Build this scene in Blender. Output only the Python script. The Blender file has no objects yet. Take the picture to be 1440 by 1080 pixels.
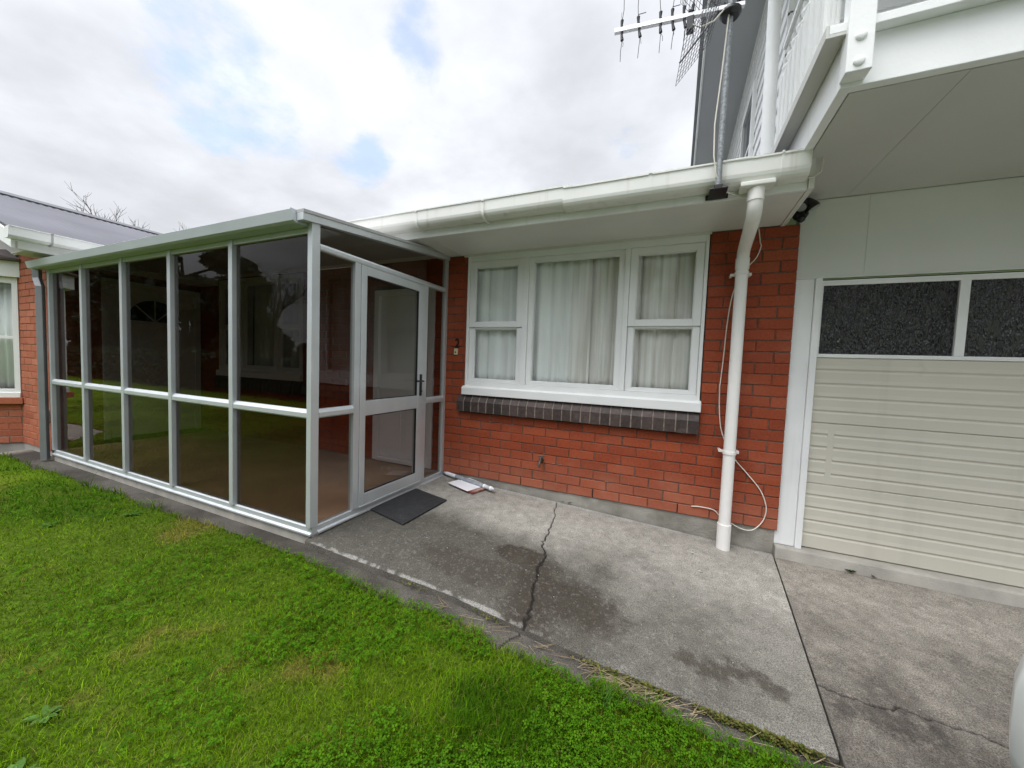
import bpy, math, random
import numpy as np
from mathutils import Vector, Matrix
random.seed(7); RNG = np.random.default_rng(11)
PI = math.pi
scn = bpy.context.scene
COL = scn.collection

# ------------------------------------------------------------------ object helpers
LOC = {}
def thing(name, label, cat, loc=(0, 0, 0), group=None):
    o = bpy.data.objects.new(name, None); COL.objects.link(o)
    o.location = loc; o.empty_display_size = .2
    o['label'] = label; o['category'] = cat
    if group: o['group'] = group
    LOC[o.name] = Vector(loc)
    return o
def tag(o, label, cat, group=None):
    o['label'] = label; o['category'] = cat
    if group: o['group'] = group
    return o

class MB:
    """collects shapes in world coordinates, then links them as one mesh object"""
    def __init__(s): s.v = []; s.f = []; s.m = []; s.t = []; s.sm = []; s.xf = None
    def add(s, vs, fs, mi=0, tone=.5, smooth=False):
        b = len(s.v)
        if s.xf: vs = [s.xf(p) for p in vs]
        s.v += [tuple(p) for p in vs]
        for f in fs:
            s.f.append([b + i for i in f]); s.m.append(mi); s.t.append(tone); s.sm.append(smooth)
        return s
    def box(s, x0, x1, y0, y1, z0, z1, mi=0, tone=.5):
        v = [(x0,y0,z0),(x1,y0,z0),(x1,y1,z0),(x0,y1,z0),(x0,y0,z1),(x1,y0,z1),(x1,y1,z1),(x0,y1,z1)]
        return s.add(v, [(3,2,1,0),(4,5,6,7),(0,1,5,4),(1,2,6,5),(2,3,7,6),(3,0,4,7)], mi, tone)
    def prism(s, prof, axis, c0, c1, mi=0, tone=.5, smooth=False):
        def P(a, b, c):
            return (c, a, b) if axis == 'x' else (a, c, b) if axis == 'y' else (a, b, c)
        n = len(prof)
        v = [P(a, b, c0) for a, b in prof] + [P(a, b, c1) for a, b in prof]
        s.add(v, [tuple(range(n))[::-1], tuple(range(n, 2*n))], mi, tone)
        b = len(s.v) - 2*n
        for i in range(n):
            j = (i+1) % n
            s.f.append([b+i, b+j, b+n+j, b+n+i]); s.m.append(mi); s.t.append(tone); s.sm.append(smooth)
        return s
    def tube(s, path, r, n=8, mi=0, tone=.5, cap=True, smooth=True):
        P = [Vector(p) for p in path]; k = len(P)
        rs = r if isinstance(r, (list, tuple)) else [r]*k
        ref = None; v = []
        for i, p in enumerate(P):
            d = (P[min(i+1, k-1)] - P[max(i-1, 0)]).normalized()
            if ref is None:
                a = Vector((0,0,1)) if abs(d.z) < .9 else Vector((1,0,0))
                ref = (a - d*a.dot(d)).normalized()
            else:
                ref = (ref - d*ref.dot(d)).normalized()
            q = d.cross(ref)
            for j in range(n):
                t = 2*PI*j/n
                v.append(p + (ref*math.cos(t) + q*math.sin(t))*rs[i])
        f = [(i*n+j, i*n+(j+1) % n, (i+1)*n+(j+1) % n, (i+1)*n+j) for i in range(k-1) for j in range(n)]
        s.add(v, f, mi, tone, smooth)
        if cap:
            s.add(v[:n], [tuple(range(n))[::-1]], mi, tone); s.add(v[-n:], [tuple(range(n))], mi, tone)
        return s
    def lathe(s, prof, c, axis='z', n=16, mi=0, tone=.5, smooth=True):
        v = []; k = len(prof)
        for r, h in prof:
            for j in range(n):
                t = 2*PI*j/n; a, b = r*math.cos(t), r*math.sin(t)
                p = (a, b, h) if axis == 'z' else (a, h, b) if axis == 'y' else (h, a, b)
                v.append((c[0]+p[0], c[1]+p[1], c[2]+p[2]))
        f = [(i*n+j, i*n+(j+1) % n, (i+1)*n+(j+1) % n, (i+1)*n+j) for i in range(k-1) for j in range(n)]
        s.add(v, f, mi, tone, smooth)
        s.add(v[:n], [tuple(range(n))[::-1]], mi, tone); s.add(v[-n:], [tuple(range(n))], mi, tone)
        return s
    def build(s, name, mats, parent=None, bevel=0, fix=True):
        if not isinstance(mats, (list, tuple)): mats = [mats]
        if parent is not None: org = LOC[parent.name]
        else:
            A = np.array(s.v); org = Vector(((A[:,0].min()+A[:,0].max())/2, (A[:,1].min()+A[:,1].max())/2, A[:,2].min()))
        me = bpy.data.meshes.new(name)
        me.from_pydata([(p[0]-org.x, p[1]-org.y, p[2]-org.z) for p in s.v], [], s.f)
        for m in mats: me.materials.append(m)
        me.polygons.foreach_set('material_index', s.m)
        me.polygons.foreach_set('use_smooth', s.sm)
        a = me.attributes.new('tone', 'FLOAT', 'FACE'); a.data.foreach_set('value', s.t)
        me.update()
        if fix:
            import bmesh
            bm = bmesh.new(); bm.from_mesh(me); bmesh.ops.recalc_face_normals(bm, faces=bm.faces); bm.to_mesh(me); bm.free()
        o = bpy.data.objects.new(name, me); COL.objects.link(o)
        if parent is not None:
            o.parent = parent; LOC[o.name] = org
        else:
            o.location = org; LOC[o.name] = Vector(org)
        if bevel:
            b = o.modifiers.new('edge', 'BEVEL'); b.width = bevel; b.segments = 2; b.limit_method = 'ANGLE'; b.angle_limit = math.radians(40)
            b.harden_normals = False
        return o
def np_mesh(name, V, quads=None, tris=None, mat=None, col=None, parent=None, smooth=False, org=(0, 0, 0)):
    me = bpy.data.meshes.new(name)
    V = np.asarray(V, np.float32) - np.asarray(org, np.float32)
    nq = 0 if quads is None else len(quads); nt = 0 if tris is None else len(tris)
    me.vertices.add(len(V)); me.vertices.foreach_set('co', V.ravel())
    loops = np.concatenate([a.ravel() for a in (quads, tris) if a is not None]).astype(np.int32)
    me.loops.add(len(loops)); me.loops.foreach_set('vertex_index', loops)
    me.polygons.add(nq+nt)
    st = np.concatenate([np.arange(nq)*4, nq*4+np.arange(nt)*3]).astype(np.int32)
    me.polygons.foreach_set('loop_start', st)
    if smooth: me.polygons.foreach_set('use_smooth', np.ones(nq+nt, bool))
    me.update(calc_edges=True)
    if col is not None:
        a = me.attributes.new('col', 'FLOAT_COLOR', 'POINT')
        C = np.ones((len(V), 4), np.float32); C[:, :3] = col; a.data.foreach_set('color', C.ravel())
    if mat: me.materials.append(mat)
    o = bpy.data.objects.new(name, me); COL.objects.link(o)
    if parent is not None: o.parent = parent
    else: o.location = org
    return o
# ------------------------------------------------------------------ numpy value noise
def vnoise(x, y, seed=0):
    xi = np.floor(x).astype(np.int64); yi = np.floor(y).astype(np.int64); fx = x-xi; fy = y-yi
    fx = fx*fx*(3-2*fx); fy = fy*fy*(3-2*fy)
    def h(a, b):
        n = (a*374761393 + b*668265263 + seed*1274126177) & 0xffffffff
        n = ((n ^ (n >> 13))*1274126177) & 0xffffffff
        return ((n ^ (n >> 16)) & 0xffff)/65535.
    return (h(xi,yi)*(1-fx)+h(xi+1,yi)*fx)*(1-fy) + (h(xi,yi+1)*(1-fx)+h(xi+1,yi+1)*fx)*fy
def fbm(x, y, s, o=4, seed=0):
    t = 0; a = .5; n = 0
    for i in range(o):
        t = t + a*vnoise(x*s+17.3*i, y*s-9.1*i, seed+i); n += a; a *= .55; s *= 2.03
    return t/n
def ss(a, b, x):
    t = np.clip((x-a)/(b-a), 0, 1); return t*t*(3-2*t)
def polydist(X, Y, pts):
    d = np.full(X.shape, 9.)
    for (ax, ay), (bx, by) in zip(pts[:-1], pts[1:]):
        dx, dy = bx-ax, by-ay
        t = np.clip(((X-ax)*dx+(Y-ay)*dy)/(dx*dx+dy*dy), 0, 1)
        d = np.minimum(d, np.hypot(X-ax-t*dx, Y-ay-t*dy))
    return d
def jitter(pts, n, amp, seed):
    r = random.Random(seed); out = []
    for (ax, ay), (bx, by) in zip(pts[:-1], pts[1:]):
        for i in range(n):
            t = i/n; out.append((ax+(bx-ax)*t+r.uniform(-amp, amp), ay+(by-ay)*t+r.uniform(-amp, amp)))
    return out + [pts[-1]]

# ------------------------------------------------------------------ materials
def nt(name):
    m = bpy.data.materials.new(name); m.use_nodes = True; t = m.node_tree; t.nodes.clear()
    out = t.nodes.new('ShaderNodeOutputMaterial')
    return m, t, out
def N(t, kind, **kw):
    n = t.nodes.new(kind)
    for k, v in kw.items():
        if k.startswith('i_'): n.inputs[int(k[2:]) if k[2:].isdigit() else k[2:].replace('_', ' ')].default_value = v
        else: setattr(n, k, v)
    return n
def pm(name, base, rough=.5, metal=0, var=None, bump=None, spec=.5, dirt=None, streak=None, tone=0):
    """principled with noise tint (scale, amount), noise bump (scale, strength), dirt (colour, scale, amount), vertical streaks"""
    m, t, out = nt(name); b = N(t, 'ShaderNodeBsdfPrincipled'); t.links.new(b.outputs[0], out.inputs[0])
    b.inputs['Base Color'].default_value = (*base, 1); b.inputs['Roughness'].default_value = rough
    b.inputs['Metallic'].default_value = metal; b.inputs['Specular IOR Level'].default_value = spec
    tc = N(t, 'ShaderNodeTexCoord'); cur = None
    def noise(scale, detail=5, vec=None):
        n = N(t, 'ShaderNodeTexNoise'); n.inputs['Scale'].default_value = scale; n.inputs['Detail'].default_value = detail
        t.links.new(vec or tc.outputs['Object'], n.inputs['Vector']); return n
    def mix(c0, c1, fac, mode='MIX'):
        x = N(t, 'ShaderNodeMix', data_type='RGBA', blend_type=mode)
        for i, c in ((6, c0), (7, c1)):
            if isinstance(c, tuple): x.inputs[i].default_value = (*c, 1)
            else: t.links.new(c, x.inputs[i])
        if isinstance(fac, float): x.inputs[0].default_value = fac
        else: t.links.new(fac, x.inputs[0])
        return x.outputs[2]
    def ramp(src, a, b_):
        r = N(t, 'ShaderNodeMapRange'); r.inputs[1].default_value = a; r.inputs[2].default_value = b_
        t.links.new(src, r.inputs[0]); return r.outputs[0]
    cur = tuple(base)
    if var:
        n = noise(var[0]); lo = tuple(c*(1-var[1]) for c in base); hi = tuple(min(1, c*(1+var[1])) for c in base)
        cur = mix(lo, hi, ramp(n.outputs[0], .3, .7))
    if tone:
        at = N(t, 'ShaderNodeAttribute', attribute_name='tone')
        k = N(t, 'ShaderNodeMapRange'); k.inputs[3].default_value = 1-tone; k.inputs[4].default_value = 1+tone; t.links.new(at.outputs['Fac'], k.inputs[0])
        v = N(t, 'ShaderNodeVectorMath', operation='SCALE')
        if isinstance(cur, tuple): v.inputs[0].default_value = cur
        else: t.links.new(cur, v.inputs[0])
        t.links.new(k.outputs[0], v.inputs['Scale']); cur = v.outputs[0]
    if streak:
        mp = N(t, 'ShaderNodeMapping'); mp.inputs['Scale'].default_value = (streak[1], streak[1], streak[1]*.04); t.links.new(tc.outputs['Object'], mp.inputs[0])
        n = noise(1., 4, mp.outputs[0]); cur = mix(cur, tuple(streak[0]), ramp(n.outputs[0], .62-.25*streak[2], .95))
    if dirt:
        n = noise(dirt[1], 7); cur = mix(cur, tuple(dirt[0]), ramp(n.outputs[0], .68-.3*dirt[2], .86))
    if not isinstance(cur, tuple): t.links.new(cur, b.inputs['Base Color'])
    if bump:
        n = noise(bump[0], 8); bp = N(t, 'ShaderNodeBump'); bp.inputs['Strength'].default_value = bump[1]; bp.inputs['Distance'].default_value = .01
        t.links.new(n.outputs[0], bp.inputs['Height']); t.links.new(bp.outputs[0], b.inputs['Normal'])
    return m
def glass(name, tint, ior=1.5, rough=0., film=0.):
    m, t, out = nt(name)
    tr = N(t, 'ShaderNodeBsdfTransparent'); tr.inputs[0].default_value = (*tint, 1)
    gl = N(t, 'ShaderNodeBsdfGlossy'); gl.inputs['Roughness'].default_value = rough
    fr = N(t, 'ShaderNodeFresnel'); fr.inputs[0].default_value = ior
    ge = N(t, 'ShaderNodeNewGeometry'); sb = N(t, 'ShaderNodeMath', operation='SUBTRACT'); sb.inputs[0].default_value = 1.; t.links.new(ge.outputs['Backfacing'], sb.inputs[1])
    mu = N(t, 'ShaderNodeMath', operation='MULTIPLY'); t.links.new(fr.outputs[0], mu.inputs[0]); t.links.new(sb.outputs[0], mu.inputs[1])      # a thin pane has no inner total reflection
    mx = N(t, 'ShaderNodeMixShader'); t.links.new(mu.outputs[0], mx.inputs[0]); t.links.new(tr.outputs[0], mx.inputs[1]); t.links.new(gl.outputs[0], mx.inputs[2])
    t.links.new(mx.outputs[0], out.inputs[0]); return m
def colmat(name, rough=.9, bump=None, speck=None, trans=0, spec=.3):
    """takes its colour from the point attribute 'col' """
    m, t, out = nt(name); b = N(t, 'ShaderNodeBsdfPrincipled'); b.inputs['Roughness'].default_value = rough; b.inputs['Specular IOR Level'].default_value = spec
    at = N(t, 'ShaderNodeAttribute', attribute_name='col'); cur = at.outputs['Color']
    tc = N(t, 'ShaderNodeTexCoord')
    if speck:
        n = N(t, 'ShaderNodeTexNoise'); n.inputs['Scale'].default_value = speck[0]; n.inputs['Detail'].default_value = 3; t.links.new(tc.outputs['Object'], n.inputs['Vector'])
        r = N(t, 'ShaderNodeMapRange'); r.inputs[1].default_value = .3; r.inputs[2].default_value = .7; r.inputs[3].default_value = 1-speck[1]; r.inputs[4].default_value = 1+speck[1]
        t.links.new(n.outputs[0], r.inputs[0])
        v = N(t, 'ShaderNodeVectorMath', operation='SCALE'); t.links.new(cur, v.inputs[0]); t.links.new(r.outputs[0], v.inputs['Scale']); cur = v.outputs[0]
    t.links.new(cur, b.inputs['Base Color'])
    if bump:
        n = N(t, 'ShaderNodeTexNoise'); n.inputs['Scale'].default_value = bump[0]; n.inputs['Detail'].default_value = 6; t.links.new(tc.outputs['Object'], n.inputs['Vector'])
        bp = N(t, 'ShaderNodeBump'); bp.inputs['Strength'].default_value = bump[1]; bp.inputs['Distance'].default_value = .006
        t.links.new(n.outputs[0], bp.inputs['Height']); t.links.new(bp.outputs[0], b.inputs['Normal'])
    if trans:
        tl = N(t, 'ShaderNodeBsdfTranslucent'); t.links.new(cur, tl.inputs[0]); mx = N(t, 'ShaderNodeMixShader'); mx.inputs[0].default_value = trans
        t.links.new(b.outputs[0], mx.inputs[1]); t.links.new(tl.outputs[0], mx.inputs[2]); t.links.new(mx.outputs[0], out.inputs[0])
    else: t.links.new(b.outputs[0], out.inputs[0])
    return m
def brickmat(name, a, b_, c, haze=(.5, .3, .22), hz=.5, zbloom=None):
    """fired clay: per-brick tone, fine grain, pale bloom patches"""
    m, t, out = nt(name); p = N(t, 'ShaderNodeBsdfPrincipled'); p.inputs['Roughness'].default_value = .75; p.inputs['Specular IOR Level'].default_value = .3
    t.links.new(p.outputs[0], out.inputs[0])
    at = N(t, 'ShaderNodeAttribute', attribute_name='tone')
    cr = N(t, 'ShaderNodeValToRGB'); e = cr.color_ramp.elements
    e[0].position = .0; e[0].color = (*a, 1); e[1].position = 1.; e[1].color = (*c, 1); k = e.new(.5); k.color = (*b_, 1)
    t.links.new(at.outputs['Fac'], cr.inputs[0])
    tc = N(t, 'ShaderNodeTexCoord')
    n1 = N(t, 'ShaderNodeTexNoise'); n1.inputs['Scale'].default_value = 55; n1.inputs['Detail'].default_value = 6; t.links.new(tc.outputs['Object'], n1.inputs['Vector'])
    r1 = N(t, 'ShaderNodeMapRange'); r1.inputs[1].default_value = .25; r1.inputs[2].default_value = .75; r1.inputs[3].default_value = .78; r1.inputs[4].default_value = 1.2; t.links.new(n1.outputs[0], r1.inputs[0])
    sc = N(t, 'ShaderNodeVectorMath', operation='SCALE'); t.links.new(cr.outputs[0], sc.inputs[0]); t.links.new(r1.outputs[0], sc.inputs['Scale'])
    n2 = N(t, 'ShaderNodeTexNoise'); n2.inputs['Scale'].default_value = 2.3; n2.inputs['Detail'].default_value = 8; n2.inputs['Roughness'].default_value = .65; t.links.new(tc.outputs['Object'], n2.inputs['Vector'])
    r2 = N(t, 'ShaderNodeMapRange'); r2.inputs[1].default_value = .52; r2.inputs[2].default_value = .80; r2.inputs[4].default_value = hz; t.links.new(n2.outputs[0], r2.inputs[0])
    fac = r2.outputs[0]
    if zbloom:      # salts drawn up from the ground: a pale band on the lowest courses
        sp = N(t, 'ShaderNodeSeparateXYZ'); t.links.new(tc.outputs['Object'], sp.inputs[0])
        r3 = N(t, 'ShaderNodeMapRange'); r3.inputs[1].default_value = zbloom[1]; r3.inputs[2].default_value = zbloom[0]; r3.inputs[4].default_value = zbloom[2]; t.links.new(sp.outputs[2], r3.inputs[0])
        n3 = N(t, 'ShaderNodeTexNoise'); n3.inputs['Scale'].default_value = 6; n3.inputs['Detail'].default_value = 6; t.links.new(tc.outputs['Object'], n3.inputs['Vector'])
        mu = N(t, 'ShaderNodeMath', operation='MULTIPLY'); t.links.new(r3.outputs[0], mu.inputs[0]); t.links.new(n3.outputs[0], mu.inputs[1])
        ad = N(t, 'ShaderNodeMath', operation='ADD', use_clamp=True); t.links.new(fac, ad.inputs[0]); t.links.new(mu.outputs[0], ad.inputs[1]); fac = ad.outputs[0]
    mx = N(t, 'ShaderNodeMix', data_type='RGBA'); t.links.new(fac, mx.inputs[0]); t.links.new(sc.outputs[0], mx.inputs[6]); mx.inputs[7].default_value = (*haze, 1)
    t.links.new(mx.outputs[2], p.inputs['Base Color'])
    bp = N(t, 'ShaderNodeBump'); bp.inputs['Strength'].default_value = .35; bp.inputs['Distance'].default_value = .004; t.links.new(n1.outputs[0], bp.inputs['Height']); t.links.new(bp.outputs[0], p.inputs['Normal'])
    return m

M = {}
M['brick'] = brickmat('red_brick', (.215, .041, .0155), (.280, .055, .0205), (.335, .072, .027), haze=(.40, .16, .10), hz=.42, zbloom=(0., .36, .95))
M['brick_wing'] = brickmat('hazed_red_brick', (.30, .085, .045), (.38, .115, .06), (.44, .15, .085), haze=(.45, .22, .15), hz=.4)  # same red brick, bright haze mixed into a paler colour
M['brick_far'] = brickmat('brown_brick', (.16, .06, .04), (.2, .08, .05), (.25, .1, .07))
M['mortar'] = pm('mortar', (.125, .085, .066), .95, var=(30, .35), bump=(120, .5))
M['mortar_pale'] = pm('mortar_pale', (.20, .165, .135), .95, var=(30, .4), bump=(120, .5))
M['sill_brick'] = pm('dark_glazed_brick', (.050, .034, .030), .6, var=(40, .3), bump=(90, .25), tone=.45, dirt=((.12, .09, .08), 9, .3))
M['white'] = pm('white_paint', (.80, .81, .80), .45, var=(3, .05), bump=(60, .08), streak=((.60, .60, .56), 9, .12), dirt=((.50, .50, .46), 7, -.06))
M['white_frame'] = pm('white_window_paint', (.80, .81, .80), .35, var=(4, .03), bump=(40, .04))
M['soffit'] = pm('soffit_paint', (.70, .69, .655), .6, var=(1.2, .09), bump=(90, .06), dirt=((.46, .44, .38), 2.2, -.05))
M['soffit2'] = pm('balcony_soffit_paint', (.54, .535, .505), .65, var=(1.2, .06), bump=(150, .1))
M['clad'] = pm('cladding_paint', (.69, .70, .675), .6, var=(1.3, .05), bump=(120, .06), dirt=((.4, .4, .37), 30, -.1))
M['gutter'] = pm('cream_pvc', (.78, .78, .74), .32, var=(2, .04), dirt=((.40, .37, .27), 2.6, .10), streak=((.47, .44, .35), 16, .18))
M['pipe'] = pm('pipe_pvc', (.82, .80, .77), .35, var=(3, .03))
M['alu'] = pm('satin_aluminium', (.58, .61, .62), .40, metal=.45, var=(6, .05), bump=(200, .03))
M['alu_sun'] = pm('porch_gutter_paint', (.58, .615, .65), .4, metal=.1, var=(2, .05))
M['alu_dark'] = pm('grey_steel', (.27, .28, .29), .45, metal=.4, var=(3, .12))
M['tint'] = glass('tinted_glass', (.55, .53, .515), 1.46)
M['tint2'] = glass('cleared_tinted_glass', (.80, .79, .785), 1.52)  # same tinted glass, made clearer so the front door is lit brighter
M['clear'] = glass('window_glass', (.97, .98, .975), 1.58)
M['roof_dark'] = pm('iron_roof', (.20, .20, .21), .55, metal=.2, var=(4, .15), dirt=((.09, .09, .09), 14, .1))
M['roof_grey'] = pm('weathered_iron_roof', (.125, .125, .14), .85, var=(1.2, .12), dirt=((.06, .06, .07), 3.5, -.1), spec=.15)
M['ridge'] = pm('ridge_cap', (.10, .10, .11), .6, var=(5, .2))
M['hood'] = pm('brown_hood_roof', (.07, .045, .035), .6, var=(5, .2))
M['black'] = pm('black_plastic', (.012, .012, .013), .4)
M['blackm'] = pm('black_metal', (.015, .015, .017), .35, metal=.3)
M['steel'] = pm('galvanised_steel', (.26, .275, .285), .6, metal=.4, var=(60, .35), bump=(80, .1))
M['boom'] = pm('aluminium_tube', (.75, .75, .76), .35, metal=.6)
M['wire'] = pm('grey_wire', (.10, .10, .11), .5, metal=.4)
M['cable'] = pm('white_cable', (.72, .68, .60), .5, var=(8, .1))
M['lens'] = pm('lamp_lens', (.35, .36, .36), .25)
M['mat'] = pm('rubber_mat', (.022, .023, .025), .8, var=(25, .35), bump=(260, 1.0), dirt=((.09, .09, .085), 24, .05))
M['paper'] = pm('white_paper', (.82, .83, .86), .6, var=(5, .04))
M['ink'] = pm('grey_print', (.45, .42, .48), .6)
M['magazine'] = pm('magazine_cover', (.20, .05, .045), .3, dirt=((.55, .45, .35), 12, .6))
M['plastic'] = pm('clear_wrap', (.55, .56, .58), .18, var=(14, .3))
M['news'] = pm('newspaper_grey', (.30, .32, .35), .35, var=(18, .35))
M['garage'] = pm('beige_garage_paint', (.575, .55, .465), .5, var=(1.0, .05), bump=(50, .05), dirt=((.43, .41, .34), 4, -.06), streak=((.47, .45, .38), 8, .10))
M['concrete_old'] = pm('weathered_concrete', (.30, .285, .25), .95, var=(5, .25), bump=(60, .6), dirt=((.10, .10, .070), 4, .5), streak=((.20, .18, .14), 6, .4))
M['concrete_pale'] = pm('pale_concrete', (.36, .34, .30), .95, var=(6, .18), bump=(80, .4), dirt=((.18, .14, .11), 3.5, .25))
M['floor_in'] = pm('brown_carpet', (.40, .25, .15), .95, var=(2, .2), bump=(180, .4))
M['dark_in'] = pm('dim_room_paint', (.30, .29, .27), .9)
M['door_white'] = pm('door_paint', (.83, .85, .86), .4, var=(3, .04))
M['net'] = None
M['cream'] = pm('cream_plastic', (.62, .55, .36), .4)
M['brass'] = pm('old_brass', (.10, .085, .07), .45, metal=.6, var=(60, .4))
M['bark'] = pm('bark', (.055, .045, .04), .9, var=(14, .3), bump=(40, .6))
M['carpaint'] = pm('white_car_paint', (.68, .72, .71), .18, spec=.6)
M['tyre'] = pm('tyre_rubber', (.02, .018, .022), .8, bump=(60, .2))
M['rim'] = pm('alloy_rim', (.45, .46, .48), .3, metal=.8)
M['carglass'] = pm('dark_car_glass', (.02, .022, .025), .06, spec=.7)
M['lampred'] = pm('red_lamp', (.35, .02, .02), .2)
M['weep'] = pm('hole_shade', (.012, .009, .008), .9)  # near-black colour standing in for shade in holes and door gaps
def fabric(name, base, alt, scale, trans=.35):
    m, t, out = nt(name); d = N(t, 'ShaderNodeBsdfDiffuse'); tl = N(t, 'ShaderNodeBsdfTranslucent'); mx = N(t, 'ShaderNodeMixShader'); mx.inputs[0].default_value = trans
    tc = N(t, 'ShaderNodeTexCoord'); v = N(t, 'ShaderNodeTexVoronoi'); v.inputs['Scale'].default_value = scale; t.links.new(tc.outputs['Object'], v.inputs['Vector'])
    mp = N(t, 'ShaderNodeMapping'); mp.inputs['Scale'].default_value = (scale, scale, scale*.03); t.links.new(tc.outputs['Object'], mp.inputs[0])  # vertical tone stripes put fold shade and lace pattern into the cloth colour
    n = N(t, 'ShaderNodeTexNoise'); n.inputs['Scale'].default_value = .8; n.inputs['Detail'].default_value = 4; t.links.new(mp.outputs[0], n.inputs['Vector'])
    c = N(t, 'ShaderNodeMix', data_type='RGBA'); c.inputs[6].default_value = (*base, 1); c.inputs[7].default_value = (*alt, 1)
    r = N(t, 'ShaderNodeMapRange'); r.inputs[1].default_value = .42; r.inputs[2].default_value = .62; t.links.new(n.outputs[0], r.inputs[0]); t.links.new(r.outputs[0], c.inputs[0])
    for s in (d, tl): t.links.new(c.outputs[2], s.inputs[0])
    t.links.new(d.outputs[0], mx.inputs[1]); t.links.new(tl.outputs[0], mx.inputs[2]); t.links.new(mx.outputs[0], out.inputs[0]); return m
M['net'] = fabric('white_net', (.93, .95, .94), (.86, .88, .86), 22, .05)
M['lace'] = fabric('beige_lace', (.90, .885, .85), (.70, .67, .62), 26, .05)
def rainglass():
    m, t, out = nt('rain_pattern_glass'); b = N(t, 'ShaderNodeBsdfPrincipled'); t.links.new(b.outputs[0], out.inputs[0])
    b.inputs['Base Color'].default_value = (.006, .006, .008, 1); b.inputs['Roughness'].default_value = .10; b.inputs['Specular IOR Level'].default_value = .6
    tc = N(t, 'ShaderNodeTexCoord')
    def noise(sx, sz, det):
        mp = N(t, 'ShaderNodeMapping'); mp.inputs['Scale'].default_value = (sx, 4, sz); t.links.new(tc.outputs['Object'], mp.inputs[0])
        n = N(t, 'ShaderNodeTexNoise'); n.inputs['Scale'].default_value = 1.; n.inputs['Detail'].default_value = det; n.inputs['Roughness'].default_value = .65; t.links.new(mp.outputs[0], n.inputs['Vector']); return n.outputs[0]
    def math(op, a, c):
        n = N(t, 'ShaderNodeMath', operation=op)
        for i_, v in enumerate((a, c)):
            if isinstance(v, (int, float)): n.inputs[i_].default_value = v
            else: t.links.new(v, n.inputs[i_])
        return n.outputs[0]
    sp = N(t, 'ShaderNodeSeparateXYZ'); t.links.new(tc.outputs['Object'], sp.inputs[0])
    row = math('SINE', math('MULTIPLY', sp.outputs[2], 31.), 0); colw = math('SINE', math('ADD', math('MULTIPLY', sp.outputs[0], 37.), math('MULTIPLY', sp.outputs[2], 15.)), 0)
    wave = math('MULTIPLY', math('ADD', math('MULTIPLY', row, colw), noise(14, 10, 2)), .13)
    streak = math('MULTIPLY', math('SUBTRACT', noise(70, 3, 2), .5), .85)
    h = noise(85, 30, 1)
    bp = N(t, 'ShaderNodeBump'); bp.inputs['Strength'].default_value = .8; bp.inputs['Distance'].default_value = .03; t.links.new(h, bp.inputs['Height']); t.links.new(bp.outputs[0], b.inputs['Normal'])
    k = N(t, 'ShaderNodeMapRange'); k.inputs[1].default_value = .66; k.inputs[2].default_value = .76; k.inputs[4].default_value = .95; t.links.new(math('ADD', math('ADD', h, wave), streak), k.inputs[0])
    gl = N(t, 'ShaderNodeBsdfGlossy'); gl.inputs['Roughness'].default_value = .25; gl.inputs['Color'].default_value = (.22, .235, .245, 1)       # glints placed by noise, standing in for pressed facets facing the sky
    nv = N(t, 'ShaderNodeCombineXYZ'); nv.inputs[1].default_value = -.82; nv.inputs[2].default_value = .57; t.links.new(nv.outputs[0], gl.inputs['Normal'])
    ms = N(t, 'ShaderNodeMixShader'); t.links.new(k.outputs[0], ms.inputs[0]); t.links.new(b.outputs[0], ms.inputs[1]); t.links.new(gl.outputs[0], ms.inputs[2]); t.links.new(ms.outputs[0], out.inputs[0])
    return m
M['rain'] = rainglass()

# ------------------------------------------------------------------ brickwork
def bricks(mb, o, u, n, length, z0, rows, holes=(), ph=0., L=.24, H=.086, J=.0075, mi=0, seed=1, proud=.0):
    """running bond on a vertical plane: o start point (x, y), u direction, n outward normal; holes (a0, a1, za, zb)"""
    r = random.Random(seed)
    for k in range(rows):
        za = z0 + k*H; zb = za + H - J; zm = (za+zb)/2
        off = ph + (L/2 if k % 2 else 0)
        a = -((-off) % L) if False else off - L*math.ceil(off/L)
        spans = []
        while a < length:
            spans.append((a, a+L-J)); a += L
        for s0, s1 in spans:
            segs = [(max(s0, 0), min(s1, length))]
            for h0, h1, ha, hb in holes:
                if ha < zm < hb:
                    new = []
                    for p, q in segs:
                        if p < h0: new.append((p, min(q, h0)))
                        if q > h1: new.append((max(p, h1), q))
                        if p >= h0 and q <= h1: pass
                    segs = [s for s in new]
            for p, q in segs:
                if q-p < .02: continue
                c = .0035; d = .009; t = min(1, max(0, r.gauss(.5, .19))); jz = r.uniform(-.0018, .0018); jy = proud + r.uniform(-.0016, .0016); p += r.uniform(-.001, .002)*(p > .01)
                def W(a_, out_, z_): return (o[0]+u[0]*a_+n[0]*out_, o[1]+u[1]*a_+n[1]*out_, z_)
                A = [W(p, jy-d, za+jz), W(q, jy-d, za+jz), W(q, jy-d, zb+jz), W(p, jy-d, zb+jz)]
                B_ = [W(p, jy-c, za+jz), W(q, jy-c, za+jz), W(q, jy-c, zb+jz), W(p, jy-c, zb+jz)]
                F = [W(p+c, jy, za+c+jz), W(q-c, jy, za+c+jz), W(q-c, jy, zb-c+jz), W(p+c, jy, zb-c+jz)]
                fs = [(8,9,10,11)]
                for b0, b1 in ((0, 4), (4, 8)):
                    for i in range(4):
                        j = (i+1) % 4; fs.append((b0+i, b0+j, b1+j, b1+i))
                mb.add(A+B_+F, fs, mi, t)

XR = 1.139          # right end of the brickwork
XW = -6.55          # side wall of the left wing
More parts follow.
